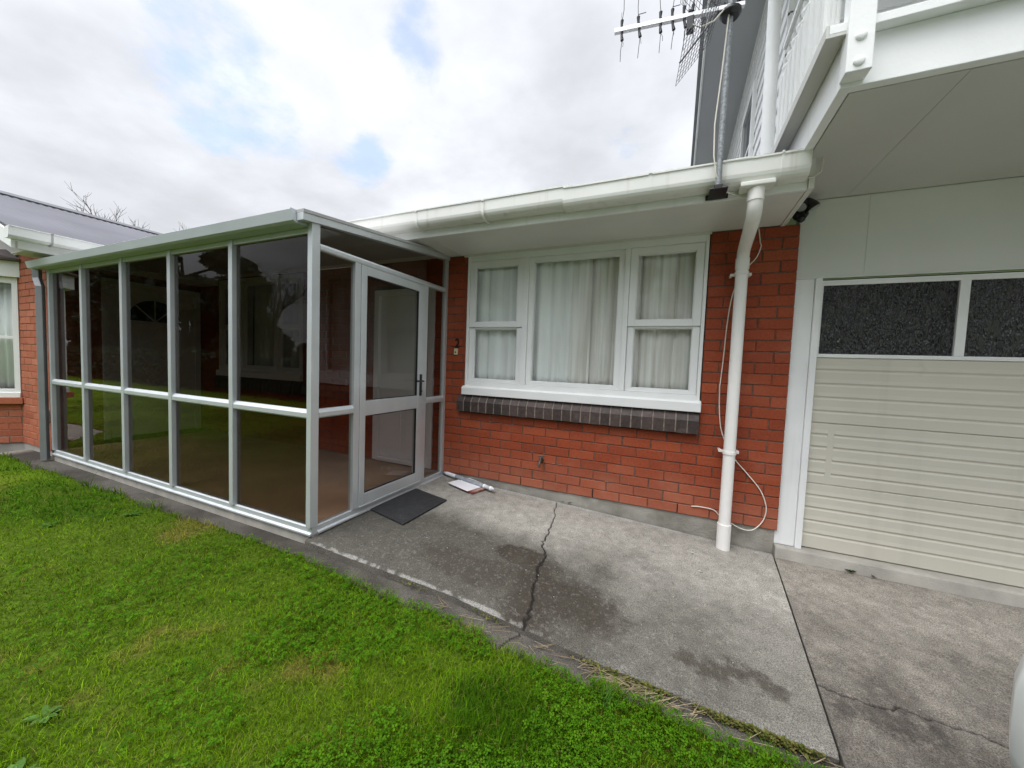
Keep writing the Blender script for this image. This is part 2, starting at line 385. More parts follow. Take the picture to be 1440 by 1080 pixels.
# ================================================================== THE HOUSE
house = thing('brick_house', 'red brick house with white eaves, a beige garage door and a white weatherboard upper floor', 'house', (0, 3, 0))
MAINW = (-1.690, .555, .70, 2.318); PORW = (-6.05, -4.20, .70, 2.318); FDOOR = (-2.96, -2.09, 0, 2.02)
w = MB()
LX = XR - XW
holes = [(a-XW, b-XW, c, d) for a, b, c, d in (MAINW, PORW, FDOOR)]
bricks(w, (XW, 0), (1, 0), (0, -1), LX, 0, 27, holes, ph=((.437-XW) % .24), seed=3)
# mortar body behind, split round the openings
def wallfill(mb, x0, x1, y0, y1, z0, z1, hs, mi):
    xs = sorted({x0, x1, *[h[0] for h in hs], *[h[1] for h in hs]})
    for a, b in zip(xs[:-1], xs[1:]):
        zs = [(z0, z1)]
        for h0, h1, ha, hb in hs:
            if h0 <= a and b <= h1:
                zs = [s for (p, q) in zs for s in ((p, min(q, ha)), (max(p, hb), q)) if s[1]-s[0] > 1e-4]
        for p, q in zs: mb.box(a, b, y0, y1, p, q, mi)
wallfill(w, XW, XR-.002, .0065, .11, -.001, 2.321, [MAINW, PORW, FDOOR], 1)
for wx in (-1.0, -.28, .437): w.box(wx-.0085, wx-.001, .0005, .0064, .003, .076, 2)     # weep holes: near-black strips painted in for their shade
sm_r = random.Random(21)
for k in range(26):
    a, z = sm_r.uniform(-1.85, 1.0), sm_r.choice([.086*i for i in range(1, 9)])+sm_r.uniform(-.004, .004); l_, h_ = sm_r.uniform(.008, .055), sm_r.uniform(.003, .008)
    if sm_r.random() < .35: l_, h_ = h_, l_*.7
    w.prism([(a, z), (a+l_*.4, z-h_*.4), (a+l_, z+h_*.2), (a+l_*.85, z+h_), (a+l_*.2, z+h_*.8)], 'y', -.0032, .004, 3)
w.build('brick_wall', [M['brick'], M['mortar'], M['weep'], M['mortar_pale']], house)
# mortar smears left on the face
f = MB(); f.box(XW, XR-.012, .014, .2, -.45, -.002); f.build('foundation', M['concrete_old'], house, .006)

def sash(parent, x0, x1, z0, z1, gx0, gx1, gz0, gz1, y, t=.03):
    m = MB(); m.box(x0, gx0, y, y+t, z0, z1); m.box(gx1, x1, y, y+t, z0, z1); m.box(gx0, gx1, y, y+t, z0, gz0); m.box(gx0, gx1, y, y+t, gz1, z1)
    # glazing bead
    e = .008
    m.box(gx0, gx0+e, y+.008, y+t, gz0, gz1); m.box(gx1-e, gx1, y+.008, y+t, gz0, gz1)
    m.box(gx0+e, gx1-e, y+.008, y+t, gz0, gz0+e); m.box(gx0+e, gx1-e, y+.008, y+t, gz1-e, gz1)
    s = m.build('sash', M['white_frame'], parent, .0025)
    p = MB(); p.box(gx0-.004, gx1+.004, y+t*.55, y+t*.55+.004, gz0-.004, gz1+.004); p.build('pane', M['clear'], parent)
    return s
def house_window(x0, x1, zb, zt, cuts, label):
    """painted timber window: two side lights with an awning sash over a fixed light, a fixed light between"""
    wn = MB(); d0, d1 = -.016, .085
    c0, c1, c2, c3 = cuts
    wn.box(x0, x0+.026, d0, d1, zb, zt); wn.box(x1-.026, x1, d0, d1, zb, zt)
    wn.box(x0+.026, x1-.026, d0, d1, zt-.055, zt); wn.box(x0+.026, x1-.026, d0+.006, d1, zb+.09, zb+.135)
    wn.box(c0, c1, d0+.004, d1, zb+.135, zt-.055); wn.box(c2, c3, d0+.004, d1, zb+.135, zt-.055)
    wn.prism([(-.05, zb), (-.05, zb+.075), (-.02, zb+.09), (d1, zb+.09), (d1, zb)], 'x', x0-.018, x1+.012)   # sloping white sill
    fr = wn.build('window', M['white_frame'], house, .003); fr['label'] = label
    zm = zb + .70
    for a, b in ((x0+.028, c0-.002), (c3+.002, x1-.028)):
        sash(fr, a, b, zm+.004, zt-.057, a+.058, b-.058, zm+.055, zt-.115, -.004)
        sash(fr, a, b, zb+.137, zm, a+.052, b-.052, zb+.165, zm-.012, .012)
    sash(fr, c1+.001, c2-.001, zb+.137, zt-.057, c1+.05, c2-.05, zb+.17, zt-.10, .008)
    return fr
house_window(-1.682, .547, .872, 2.303, (-1.057, -1.0, -.098, -.055), 'wide white window under the eave with net curtains')
house_window(-6.045, -4.205, .872, 2.303, (-5.53, -5.48, -4.75, -4.70), 'white window behind the tinted porch glass')

def brick_sill(x0, x1, n):
    m = MB(); m.prism([(-.0575, .694), (-.0585, .801), (-.052, .8105), (-.015, .8635), (.05, .8655), (.05, .694)], 'x', x0+.004, x1-.004, 1)
    p = (x1-x0)/n; r = random.Random(5)
    for k in range(n):
        a = x0+k*p; j = r.uniform(-.002, .002)
        m.prism([(-.060+j, .692+j), (-.062+j, .800), (-.054+j, .812), (-.0165, .866), (.03, .868), (.03, .692+j)], 'x', a+.005, a+p-.005, 0, min(1, max(0, r.gauss(.5, .28))))
    return m.build('window_sill', [M['sill_brick'], M['mortar_pale']], house, .003)
brick_sill(-1.752, .556, 26); brick_sill(-6.11, -4.14, 22)

# front door inside the porch
d = MB(); d.box(-2.955, -2.885, -.012, .09, 0, 2.015); d.box(-2.165, -2.095, -.012, .09, 0, 2.015); d.box(-2.885, -2.165, -.012, .09, 1.945, 2.015); d.box(-2.885, -2.165, -.03, .09, .0, .04)
fd = d.build('entry_door', M['door_white'], house, .003)
d = MB(); d.box(-2.882, -2.168, .03, .07, .045, 1.942)
for a, b, c, e in ((-2.80, -2.56, .16, .80), (-2.49, -2.25, .16, .80), (-2.80, -2.25, .95, 1.05)): d.box(a, b, .022, .03, c, e)
d.build('leaf', M['door_white'], fd, .004)
d = MB(); d.tube([(-2.23, .03, 1.0), (-2.23, -.02, 1.0), (-2.30, -.025, 1.0)], .009, 8); d.box(-2.245, -2.215, .02, .03, .94, 1.06); d.build('handle', M['blackm'], fd)

# --- eave: soffit, fascia, gutter, barge, roof
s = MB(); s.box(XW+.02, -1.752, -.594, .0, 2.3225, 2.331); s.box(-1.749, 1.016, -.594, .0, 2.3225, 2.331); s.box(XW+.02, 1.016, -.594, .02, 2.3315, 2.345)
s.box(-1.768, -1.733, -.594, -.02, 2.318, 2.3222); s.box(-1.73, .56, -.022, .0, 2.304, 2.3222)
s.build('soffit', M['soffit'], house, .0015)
fa = MB(); fa.box(XW, 1.016, -.615, -.5945, 2.318, 2.52); fa.build('fascia', M['white'], house, .002)
b = MB(); b.prism([(-.63, 2.316), (-.63, 2.60), (.02, 2.75), (.02, 2.316)], 'x', 1.0165, 1.046); b.prism([(-.63, 2.50), (-.63, 2.62), (.02, 2.77), (.02, 2.62)], 'x', 1.0462, 1.064)
b.build('barge_board', M['soffit'], house, .002)
def gutter_prof(y, z, k=1.):
    out = [(y, z+.145), (y, z+.01)]
    pts = [(-.115, .142), (-.126, .142), (-.126, .132), (-.1185, .128), (-.1175, .052), (-.113, .033), (-.102, .016), (-.086, .004), (-.06, 0), (-.002, .004)]
    outer = [(y+a, z+c) for a, c in pts]
    inner = [(y-.006, z+.010), (y-.06, z+.006), (y-.083, z+.010), (y-.097, z+.021), (y-.107, z+.036), (y-.1115, z+.053), (y-.1125, z+.130)]
    return outer + [(y-.002, z+.13), (y-.006, z+.13)] + inner
def gut(mb, x0, x1, y, z, grow=0):
    P = gutter_prof(y, z)
    if grow:
        cy, cz = y-.06, z+.07; P = [(cy+(a-cy)*(1+grow) if a < y-.03 else a, cz+(c-cz)*(1+grow)) for a, c in P]
    mb.prism(P, 'x', x0, x1)
GZ = 2.362
g = MB()
for a, b_ in ((-6.3, -.43), (-.43, .625), (.625, .995)):
    gut(g, a, b_, -.6155, GZ + .012*(0.3-a)/6)
g.prism([(y, z) for y, z in [(-.617, 2.362), (-.617, 2.5), (-.741, 2.503), (-.733, 2.41), (-.70, 2.366)]], 'x', .995, .999)
gu = g.build('gutter', M['gutter'], house)
for x, wd in ((-1.79, .018), (-1.13, .018), (-.43, .075), (.13, .022), (.625, .16), (.86, .012)):
    k = MB(); gut(k, x-wd/2, x+wd/2, -.6157, GZ+.001, .07 if wd < .05 else .03); k.build('gutter_bracket' if wd < .05 else 'gutter_joiner', M['gutter'], gu)
r = MB(); r.prism([(-.66, 2.505), (-.66, 2.53), (3.4, 3.62), (7.2, 2.6), (7.2, 2.57), (3.4, 3.585)], 'x', XW-.2, .975)
r.build('roof', M['roof_dark'], house)
# --- body behind the brick skin: rooms, rear and end walls
rm = MB(); rm.box(XW+.1, 1.12, 2.6, 2.7, -.3, 2.34); rm.box(XW+.1, 1.12, .115, 2.6, -.32, -.2); rm.box(XW-.0, XW+.1, .115, 7, -.3, 2.34); rm.box(1.04, 1.13, .115, 7, -.3, 2.34)
rm.box(XW+.1, 1.04, .115, 7.1, 2.346, 2.36); rm.box(XW+.1, 1.04, 7, 7.1, -.3, 2.34)
rm.build('interior_wall', M['dark_in'], house)
# --- downpipe of the eave gutter
p = MB(); R0 = .042
path = [(.745, -.675, 2.37), (.745, -.675, 2.25), (.746, -.66, 2.215), (.748, -.63, 2.185)]
p.tube([(.745, -.675, 2.352), (.745, -.675, 2.24), (.7455, -.66, 2.20), (.7475, -.615, 2.176), (.7685, -.185, 2.128), (.770, -.14, 2.112), (.7705, -.117, 2.075), (.7705, -.113, 2.03), (.7705, -.113, -.06)], R0, 20)
p.tube([(.745, -.675, 2.352), (.745, -.675, 2.262)], R0+.005, 20)
p.tube([(.7705, -.113, 2.065), (.7705, -.113, 1.985)], R0+.005, 20)
p.tube([(.7705, -.113, .02), (.7705, -.113, -.195)], R0+.007, 20)
dp = p.build('downpipe', M['pipe'], house)
o = MB(); o.box(.655, .835, -.735, -.62, 2.338, 2.366); o.build('gutter_outlet', M['gutter'], dp, .006)
for z in (1.955, .585):
    k = MB(); k.tube([(.7705, -.113, z-.011), (.7705, -.113, z+.011)], R0+.006, 20); k.box(.70, .841, -.075, -.066, z-.011, z+.011); k.box(.70, .716, -.072, .0, z-.009, z+.009); k.box(.825, .841, -.072, .0, z-.009, z+.009); k.build('pipe_bracket', M['pipe'], dp, .002)

# --- garage front
GY = .03
c = MB(); c.box(1.1395, 1.5345, GY, GY+.012, 1.93, 2.489); c.box(1.535, 4.0, GY, GY+.012, 1.93, 2.489); c.box(1.1395, 4.0, GY+.0125, GY+.1, 1.935, 2.489)
c.box(1.1395, 4.0, GY-.010, GY+.0, 1.918, 1.932)
c.build('garage_cladding', M['clad'], house, .002)
j = MB(); j.box(1.126, 1.258, GY-.006, GY+.09, -.108, 1.9175); j.build('door_jamb', M['white'], house, .003)
j = MB(); j.box(1.259, 1.300, GY-.022, GY+.09, -.112, 1.9175); j.build('door_stop', M['white'], house, .003)
j = MB(); j.box(3.72, 4.0, GY-.006, GY+.09, -.108, 1.9175); j.build('door_jamb', M['clad'], house, .003)
gd = MB(); gd.box(1.301, 3.71, GY+.035, GY+.05, -.104, 1.355)
seams = [(-.104, .392, [.004, .105, .205, .300]), (.396, .853, [.471, .571, .670, .765]), (.857, 1.342, [.941, 1.043, 1.143, 1.247])]
gdo = gd.build('garage_door', M['garage'], house)
for si, (za, zb, gr) in enumerate(seams):
    m = MB(); lv = [za] + gr + [zb]; x0, x1 = 1.3015, 3.7095
    yf = GY+.022
    segs = [(x0, x1)] if si != 1 else [(x0, 1.415), (1.452, x1)]
    prof = [(GY+.034, za), (yf+.003, za), (yf, za+.004)]
    for gz in gr: prof += [(yf, gz-.014), (yf+.0035, gz-.004), (yf+.0035, gz+.002), (yf-.003, gz+.014), (yf, gz+.04)]
    prof += [(yf, zb-.004), (yf+.003, zb), (GY+.034, zb)]
    for a, b_ in segs: m.prism(prof, 'x', a, b_)
    if si == 1: m.box(1.4152, 1.4518, yf, GY+.034, za, zb)
    m.build('door_section', M['garage'], gdo)
m = MB(); m.box(1.301, 3.71, GY+.012, GY+.04, 1.343, 1.369); m.box(1.301, 3.71, GY+.012, GY+.04, 1.868, 1.905)
xs = [1.301, 2.033, 2.766, 3.5]
m.box(1.301, 1.318, GY+.012, GY+.04, 1.369, 1.868); m.box(3.69, 3.71, GY+.012, GY+.04, 1.369, 1.868)
for x in (2.036, 2.77): m.box(x, x+.050, GY+.008, GY+.04, 1.369, 1.868)
m.build('window_frame', M['white'], gdo, .002)
for a, b_ in ((1.318, 2.036), (2.086, 2.77), (2.82, 3.69)):
    m = MB(); m.box(a, b_, GY+.026, GY+.032, 1.369, 1.868); m.build('pane', M['rain'], gdo)
m = MB(); m.box(1.2585, 3.72, GY+.05, GY+.2, -.112, 1.918); m.build('garage_dark_backing', M['weep'], house)  # near-black block gives the shade behind the door gaps
t = MB(); t.prism([(-.045, -.36), (-.05, -.205), (-.035, -.118), (-.02, -.112), (.14, -.109), (.14, -.36)], 'x', 1.1275, 4.2); t.build('threshold', M['concrete_pale'], house, .006)

# --- upper floor with weatherboards
UX, UY = 1.0, .10
def boards(mb, axis, c0, c1, face, z0, z1, pitch=.1475):
    z = z0
    while z < z1:
        zt = min(z+pitch+.012, z1)
        if axis == 'y': mb.prism([(face-.024, z), (face-.024, z+.006), (face-.008, zt), (face+.01, zt), (face+.01, z)], 'y', c0, c1)
        else: mb.prism([(face-.024, z), (face-.024, z+.006), (face-.008, zt), (face+.01, zt), (face+.01, z)], 'x', c0, c1)
        z += pitch
u = MB(); boards(u, 'y', UY-.024, 7.2, UX, 2.585, 4.95); boards(u, 'x', UX-.02, 4.2, UY, 2.585, 4.95)
u.box(UX+.011, 4.2, UY+.011, 7.2, 2.5, 4.95)
u.build('weatherboard_wall', M['white'], house)
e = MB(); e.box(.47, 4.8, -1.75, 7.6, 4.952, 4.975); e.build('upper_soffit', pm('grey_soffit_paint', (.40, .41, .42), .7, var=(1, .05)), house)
e = MB(); e.box(.445, .469, -1.75, 7.6, 4.93, 5.12); e.box(.445, 4.8, -1.775, -1.751, 4.93, 5.12); e.build('upper_fascia', M['white'], house, .003)
e = MB(); e.prism([(.40, 5.121), (.40, 5.15), (2.8, 5.95), (5.2, 5.15), (5.2, 5.121)], 'y', -1.8, 7.7); e.build('upper_roof', M['roof_dark'], house)
# narrow casement in the side wall of the upper floor
m = MB(); m.box(.945, .985, 1.35, 1.41, 3.08, 4.32); m.box(.945, .985, 2.09, 2.15, 3.08, 4.32); m.box(.945, .985, 1.41, 2.09, 4.26, 4.32); m.box(.945, .985, 1.41, 2.09, 3.08, 3.15); m.box(.95, .985, 1.41, 2.09, 3.68, 3.72)
uw = m.build('window', M['white_frame'], house, .003); uw['label'] = 'small upper window in the white boarded side wall'
m = MB(); m.box(.972, .978, 1.41, 2.09, 3.15, 3.68); m.box(.972, .978, 1.41, 2.09, 3.72, 4.26); m.build('pane', M['carglass'], uw)
# white vent pipe on the corner of the upper floor
m = MB(); m.tube([(.895, -.03, 2.50), (.883, -.03, 3.2), (.86, -.03, 4.9)], .044, 16); m.tube([(.8935, -.03, 2.83), (.8925, -.03, 2.86)], .052, 16); m.box(.895, .99, -.045, -.015, 2.825, 2.86)
m.build('vent_pipe', M['white'], house)

# ================================================================== BALCONY
bal = thing('balcony', 'white timber balcony projecting over the garage door on bolted posts', 'balcony', (2.5, -.6, 2.49))
BX, BY = .956, -1.245
m = MB(); m.box(BX, 4.2, BY, BY+.045, 2.492, 2.702); m.build('front_beam', M['white'], bal, .003)
m = MB(); m.box(BX, BX+.045, BY+.046, .07, 2.492, 2.702); m.build('side_beam', M['white'], bal, .003)
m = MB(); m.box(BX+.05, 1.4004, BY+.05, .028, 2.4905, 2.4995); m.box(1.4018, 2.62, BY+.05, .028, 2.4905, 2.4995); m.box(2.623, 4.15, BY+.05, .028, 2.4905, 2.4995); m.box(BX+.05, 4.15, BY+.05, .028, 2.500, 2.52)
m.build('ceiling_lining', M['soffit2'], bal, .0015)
m = MB(); m.box(.89, 4.2, BY-.05, .07, 2.7035, 2.742); m.build('deck_edge', M['white'], bal, .003)
m = MB(); m.box(.878, .8895, BY-.05, -.12, 2.690, 2.745); m.box(.8896, .952, BY-.05, -.12, 2.690, 2.7025); m.build('drip_flashing', M['soffit2'], bal, .001)
m = MB(); m.box(BX-.006, BX+.084, BY-.075, BY-.0005, 2.510, 3.62); po = m.build('post', M['white'], bal, .004)
for z in (2.548, 2.652):
    m = MB(); m.lathe([(.0205, 0), (.0205, -.004), (.018, -.0075), (.012, -.0095), (.004, -.0105)], (BX+.037, BY-.075, z), 'y', 18); m.build('bolt', M['white'], po)
m = MB(); m.box(BX+.044+1.75, BX+.134+1.75, BY-.075, BY-.0005, 2.510, 3.62); m.build('post', M['white'], bal, .004)
m = MB(); m.prism([(.895, 3.385), (.895, 3.41), (.91, 3.43), (.97, 3.43), (.985, 3.41), (.985, 3.385)], 'y', BY+.001, -.30); m.box(.915, .965, BY+.001, -.30, 3.36, 3.3845); m.build('handrail', M['white'], bal, .002)
m = MB(); m.box(1.042, 4.2, BY-.06, BY-.015, 3.385, 3.43); m.build('handrail', M['white'], bal, .003)
def baluster(x, y, z0, z1):
    m = MB(); a = .029; q = z1-.125
    m.box(x-a, x+a, y-a, y+a, z0, q)
    for d in (-.018, 0, .018):      # flutes
        m.box(x-a-.004, x-a-.0002, y+d-.006, y+d+.006, z0+.02, q-.02); m.box(x+d-.006, x+d+.006, y-a-.004, y-a-.0002, z0+.02, q-.02)
    m.lathe([(.024, q+.0002), (.031, q+.012), (.031, q+.022), (.020, q+.034), (.018, q+.045), (.029, q+.066), (.030, q+.08), (.020, q+.098), (.025, q+.104), (.025, z1)], (x, y, 0), 'z', 16)
    m.build('baluster', M['white'], bal)
for k in range(9): baluster(.937, -.24-.109*k, 2.7425, 3.3598)
m = MB(); m.box(1.042, 4.2, BY-.058, BY-.018, 2.86, 2.90); m.build('bottom_rail', M['white'], bal, .003)
for k in range(14): baluster(1.14+.109*k, BY-.038, 2.9005, 3.3845)
# ================================================================== SUNROOM / GLASS PORCH
por = thing('glass_porch', 'aluminium framed porch glazed with dark tinted panes on a low concrete base', 'porch', (-4.1, -.8, -.11))
PY, PX = -1.62, -1.933; PL = -6.30
px = [-6.279, -5.446, -4.582, -3.727, -2.843, PX]
SB, ST = -.057, .0           # sill bottom and top
b = MB(); b.box(PL, PX-.004, PY+.006, -.0, -.30, SB-.001); b.build('base', M['concrete_pale'], por, .006)
b = MB(); b.box(PL, PX-.05, PY+.05, -.0, SB-.0005, -.012); b.build('floor', M['floor_in'], por)
HB = 2.085
b = MB(); b.prism([(PY-.012, SB), (PY-.012, SB+.012), (PY+.004, SB+.02), (PY+.004, ST-.004), (PY+.012, ST), (PY+.05, ST), (PY+.05, SB)], 'x', PL, PX); b.build('sill', M['alu'], por, .001)
b = MB(); b.prism([(PX+.012, SB), (PX+.012, SB+.012), (PX-.004, SB+.02), (PX-.004, ST-.004), (PX-.012, ST), (PX-.05, ST), (PX-.05, SB)], 'y', PY+.0505, -.001); b.build('sill', M['alu'], por, .001)
for i, x in enumerate(px):
    b = MB()
    if i < 5: b.box(x-.024, x+.024, PY-.012, PY+.045, ST+.0005, HB)
    else: b.box(x-.040, x+.004, PY-.014, PY+.05, ST+.0005, 2.13)
    b.build('post', M['alu'], por, .0025)
for i in range(5):
    a, c = px[i]+.0245, px[i+1]-.0245 - (.016 if i == 4 else 0)
    b = MB(); b.prism([(PY+.0, .772), (PY-.008, .782), (PY-.008, .812), (PY+.010, .836), (PY+.04, .836), (PY+.04, .772)], 'x', a, c); b.build('rail', M['alu'], por, .0015)
    b = MB(); b.box(a, c, PY+.0, PY+.04, HB-.04, HB-.0005); b.build('head', M['alu'], por, .002)
    for z0, z1 in ((ST, .772), (.836, HB-.04)):
        b = MB(); b.box(a-.004, c+.004, PY+.02, PY+.026, z0+.0005, z1-.0005); b.build('pane', M['tint'], por)
# end wall
def rz(y): return 2.335 + (2.155-2.335)*(-y/1.62)     # roof line above the end wall
ed = [(-1.26, -1.205), (-.405, -.345)]
for y0, y1 in ed:
    b = MB(); b.box(PX-.045, PX+.004, y0, y1, ST+.0005, 1.9405); b.build('post', M['alu'], por, .002)
b = MB(); b.box(PX-.045, PX+.003, -.042, -.0005, ST+.0005, 2.292); b.build('post', M['alu'], por, .002)
b = MB(); b.prism([(PX+.002, 1.941), (PX+.008, 1.95), (PX+.008, 1.973), (PX-.008, 1.99), (PX-.04, 1.99), (PX-.04, 1.941)], 'y', PY+.051, -.043); b.build('transom', M['alu'], por, .0015)
b = MB(); v = [(x, y, rz(y)-h) for x in (PX-.045, PX+.018) for y, h in ((PY-.09, .048), (-.0006, .048), (-.0006, .0), (PY-.09, .0))]
b.add(v, [(0,1,2,3), (7,6,5,4), (0,4,5,1), (1,5,6,2), (2,6,7,3), (3,7,4,0)]); b.build('end_beam', M['alu'], por, .002)
for y0, y1 in ((PY+.05, -1.26), (-.345, -.042)):
    b = MB(); b.prism([(PX, .775), (PX+.008, .785), (PX+.008, .815), (PX-.010, .838), (PX-.04, .838), (PX-.04, .775)], 'y', y0+.0005, y1-.0005); b.build('rail', M['alu'], por, .0015)
    for z0, z1 in ((ST, .775), (.838, 1.941)):
        b = MB(); b.box(PX-.026, PX-.020, y0-.003, y1+.003, z0+.001, z1-.001); b.build('pane', M['tint2'], por)
b = MB(); v = [(x, y, z) for x in (PX-.026, PX-.02) for y, z in ((PY+.05, 1.989), (-.042, 1.989), (-.042, rz(-.042)-.049), (PY+.05, rz(PY+.05)-.049))]
b.add(v, [(0,1,2,3), (7,6,5,4), (0,4,5,1), (1,5,6,2), (2,6,7,3), (3,7,4,0)]); b.build('pane', M['tint2'], por)
# hinged door
DY0, DY1, dz0, dz1 = -1.202, -.408, .012, 1.937
g0, g1 = -1.145, -.492
b = MB()
for y0, y1, z0, z1 in ((DY0, g0, dz0, dz1), (g1, DY1, dz0, dz1), (g0, g1, dz0, .105), (g0, g1, .745, .868), (g0, g1, 1.868, dz1)):
    b.box(PX-.038, PX+.010, y0, y1, z0, z1)
dr = b.build('door', M['alu'], por, .003)
for z0, z1 in ((.105, .745), (.868, 1.868)):
    b = MB(); b.box(PX-.02, PX-.014, g0-.003, g1+.003, z0-.003, z1+.003); b.build('pane', M['tint2'], dr)
    b = MB()
    for y0, y1, a, c in ((g0, g0+.008, z0, z1), (g1-.008, g1, z0, z1), (g0+.008, g1-.008, z0, z0+.008), (g0+.008, g1-.008, z1-.008, z1)): b.box(PX-.013, PX+.005, y0, y1, a, c)
    b.build('glazing_bead', M['black'], dr)
b = MB(); hy = -.447; b.box(PX+.010, PX+.020, hy-.014, hy+.014, .865, 1.075)
b.tube([(PX+.018, hy, 1.01), (PX+.05, hy, 1.01), (PX+.056, hy-.012, 1.01), (PX+.056, hy-.12, 1.012)], .0085, 10); b.lathe([(.009, 0), (.009, .012)], (PX+.018, hy, .91), 'x', 12)
b.build('handle', M['blackm'], dr, .002)
b = MB(); b.box(PX-.06, PX+.02, DY0, DY1, -.0, .0112); b.build('door_sill', M['alu'], por, .001)
# roof sheet, box gutter and its downpipe
b = MB(); v = [(x, y, rz(y)+h) for x in (PL-.1, PX+.022) for y, h in ((PY-.09, .001), (-.0008, .001), (-.0008, .022), (PY-.09, .022))]
b.add(v, [(0,1,2,3), (7,6,5,4), (0,4,5,1), (1,5,6,2), (2,6,7,3), (3,7,4,0)]); b.build('roof', pm('porch_roof_sheet', (.38, .38, .37), .5, var=(2, .06)), por)
b = MB(); GP = [(PY+.0, HB+.001), (PY-.085, HB+.001), (PY-.108, HB+.012), (PY-.125, HB+.078), (PY-.118, HB+.080), (PY-.10, HB+.02), (PY+.0, HB+.06)]
b.prism(GP, 'x', PL-.17, PX-.055); pg = b.build('gutter', M['alu_sun'], por, .001)
b = MB(); b.prism([(PY+.0, HB+.0005), (PY-.087, HB+.0005), (PY-.110, HB+.012), (PY-.128, HB+.082), (PY+.0, HB+.082)], 'x', PX-.0548, PX-.050); b.build('end_cap', M['alu_sun'], pg)
b = MB()
b.tube([(-6.40, PY-.055, HB+.02), (-6.40, PY-.055, HB-.10), (-6.345, PY-.05, HB-.19), (-6.345, PY-.05, -.115)], .04, 4, smooth=False); dpp = b.build('downpipe', M['alu_dark'], por, .004)

# ================================================================== LEFT WING
WY = -1.57
wing = thing('house_wing', 'red brick gable wing, paled by painted haze, with a bay window and grey roof beside the porch', 'house', (-9, 2, -.15))
m = MB()
bricks(m, (-7.43, WY), (1, 0), (0, -1), .88, -.058, 29, ph=.12, seed=9)
bricks(m, (XW, WY), (0, 1), (1, 0), 1.57, -.058, 29, [(.46, 1.56, -.1, 2.2)], ph=.0, seed=12)
q = math.sqrt(.5)
bricks(m, (-8.06, -2.2), (q, q), (q, -q), .89, -.058, 6, ph=.05, seed=14)
bricks(m, (-9.9, -2.2), (1, 0), (0, -1), 1.84, -.058, 6, ph=.05, seed=15)
m.box(-12, XW-.008, WY+.0085, 7, -.06, 2.45, 1); m.prism([(-7.43, WY+.007), (-8.056, -2.19), (-9.9, -2.19), (-10.5, WY+.007)], 'z', -.06, .45, 1)
m.add([(-12.2, WY+.009, 2.45), (XW-.01, WY+.009, 2.45), (-9.25, WY+.009, 3.38), (-12.2, WY+.05, 2.45), (XW-.01, WY+.05, 2.45), (-9.25, WY+.05, 3.38)], [(0,1,2), (5,4,3), (0,3,4,1), (1,4,5,2), (2,5,3,0)], 1)
m.build('brick_wall', [M['brick_wing'], M['mortar_pale']], wing)
m = MB(); m.box(-12, XW-.012, WY+.012, 7, -.4, -.061); m.prism([(-7.44, WY+.02), (-8.05, -2.18), (-9.9, -2.18), (-10.5, WY+.02)], 'z', -.4, -.061); m.build('foundation', M['concrete_pale'], wing)
m = MB(); m.add([(-12.4, WY-.012, 2.36), (-6.70, WY-.012, 2.36), (-9.25, WY-.012, 3.32), (-12.4, WY-.001, 2.36), (-6.70, WY-.001, 2.36), (-9.25, WY-.001, 3.32)], [(0,1,2), (5,4,3), (0,3,4,1), (1,4,5,2), (2,5,3,0)]); 
m.build('gable_lining', M['soffit'], wing)
def bayxf(p):    # local (along, outward, z) on the angled bay side -> world
    return (-8.06+q*p[0]+q*p[1], -2.2+q*p[0]-q*p[1], p[2])
m = MB(); m.xf = bayxf
m.box(-.05, .93, -.05, .055, .455, .535); m.xf = None; m.box(-9.9, -8.05, -2.27, -2.1, .455, .535); m.build('window_sill', M['brick_wing'], wing, .004)
m = MB(); m.xf = bayxf
for a, b_, z0, z1 in ((.0, .055, .545, 2.07), (.835, .89, .545, 2.07), (.055, .835, .545, .645), (.055, .835, 2.0, 2.07), (.055, .835, 1.29, 1.33)): m.box(a, b_, -.05, .012, z0, z1)
m.box(.0, .895, -.05, .03, .536, .60)
wf = m.build('window', M['white_frame'], wing, .003); wf['label'] = 'white bay window at the left edge with a pale curtain'
m = MB(); m.xf = bayxf; m.box(.05, .84, -.03, -.025, .64, 1.295); m.box(.05, .84, -.03, -.025, 1.325, 2.01); m.build('pane', M['clear'], wf)
m = MB()
for a, b_, z0, z1 in ((-9.9, -9.83, .545, 2.07), (-8.15, -8.065, .545, 2.07), (-9.83, -8.15, .545, .645), (-9.83, -8.15, 2.0, 2.07)): m.box(a, b_, -2.21, -2.15, z0, z1)
wf2 = m.build('window', M['white_frame'], wing, .003)
m = MB(); m.box(-9.83, -8.15, -2.18, -2.175, .64, 2.0); m.build('pane', M['clear'], wf2)
m = MB(); m.prism([(-7.36, WY-.001), (-8.0, -2.29), (-9.95, -2.29), (-10.6, WY-.001)], 'z', 2.075, 2.275); m.build('bay_fascia', M['white'], wing, .004)
m = MB(); lo = [(-7.30, WY-.013), (-7.98, -2.35), (-9.97, -2.35), (-10.65, WY-.013)]; hi = [(-7.75, WY-.013), (-8.2, -1.75), (-9.7, -1.75), (-10.2, WY-.013)]
m.add([(x, y, 2.276) for x, y in lo]+[(x, y, 2.30) for x, y in lo]+[(x, y, 2.46) for x, y in hi], [(3,2,1,0), (0,1,5,4), (1,2,6,5), (2,3,7,6), (4,5,9,8), (5,6,10,9), (6,7,11,10), (8,9,10,11), (0,4,8,11,7,3)]); m.build('bay_roof', M['hood'], wing)
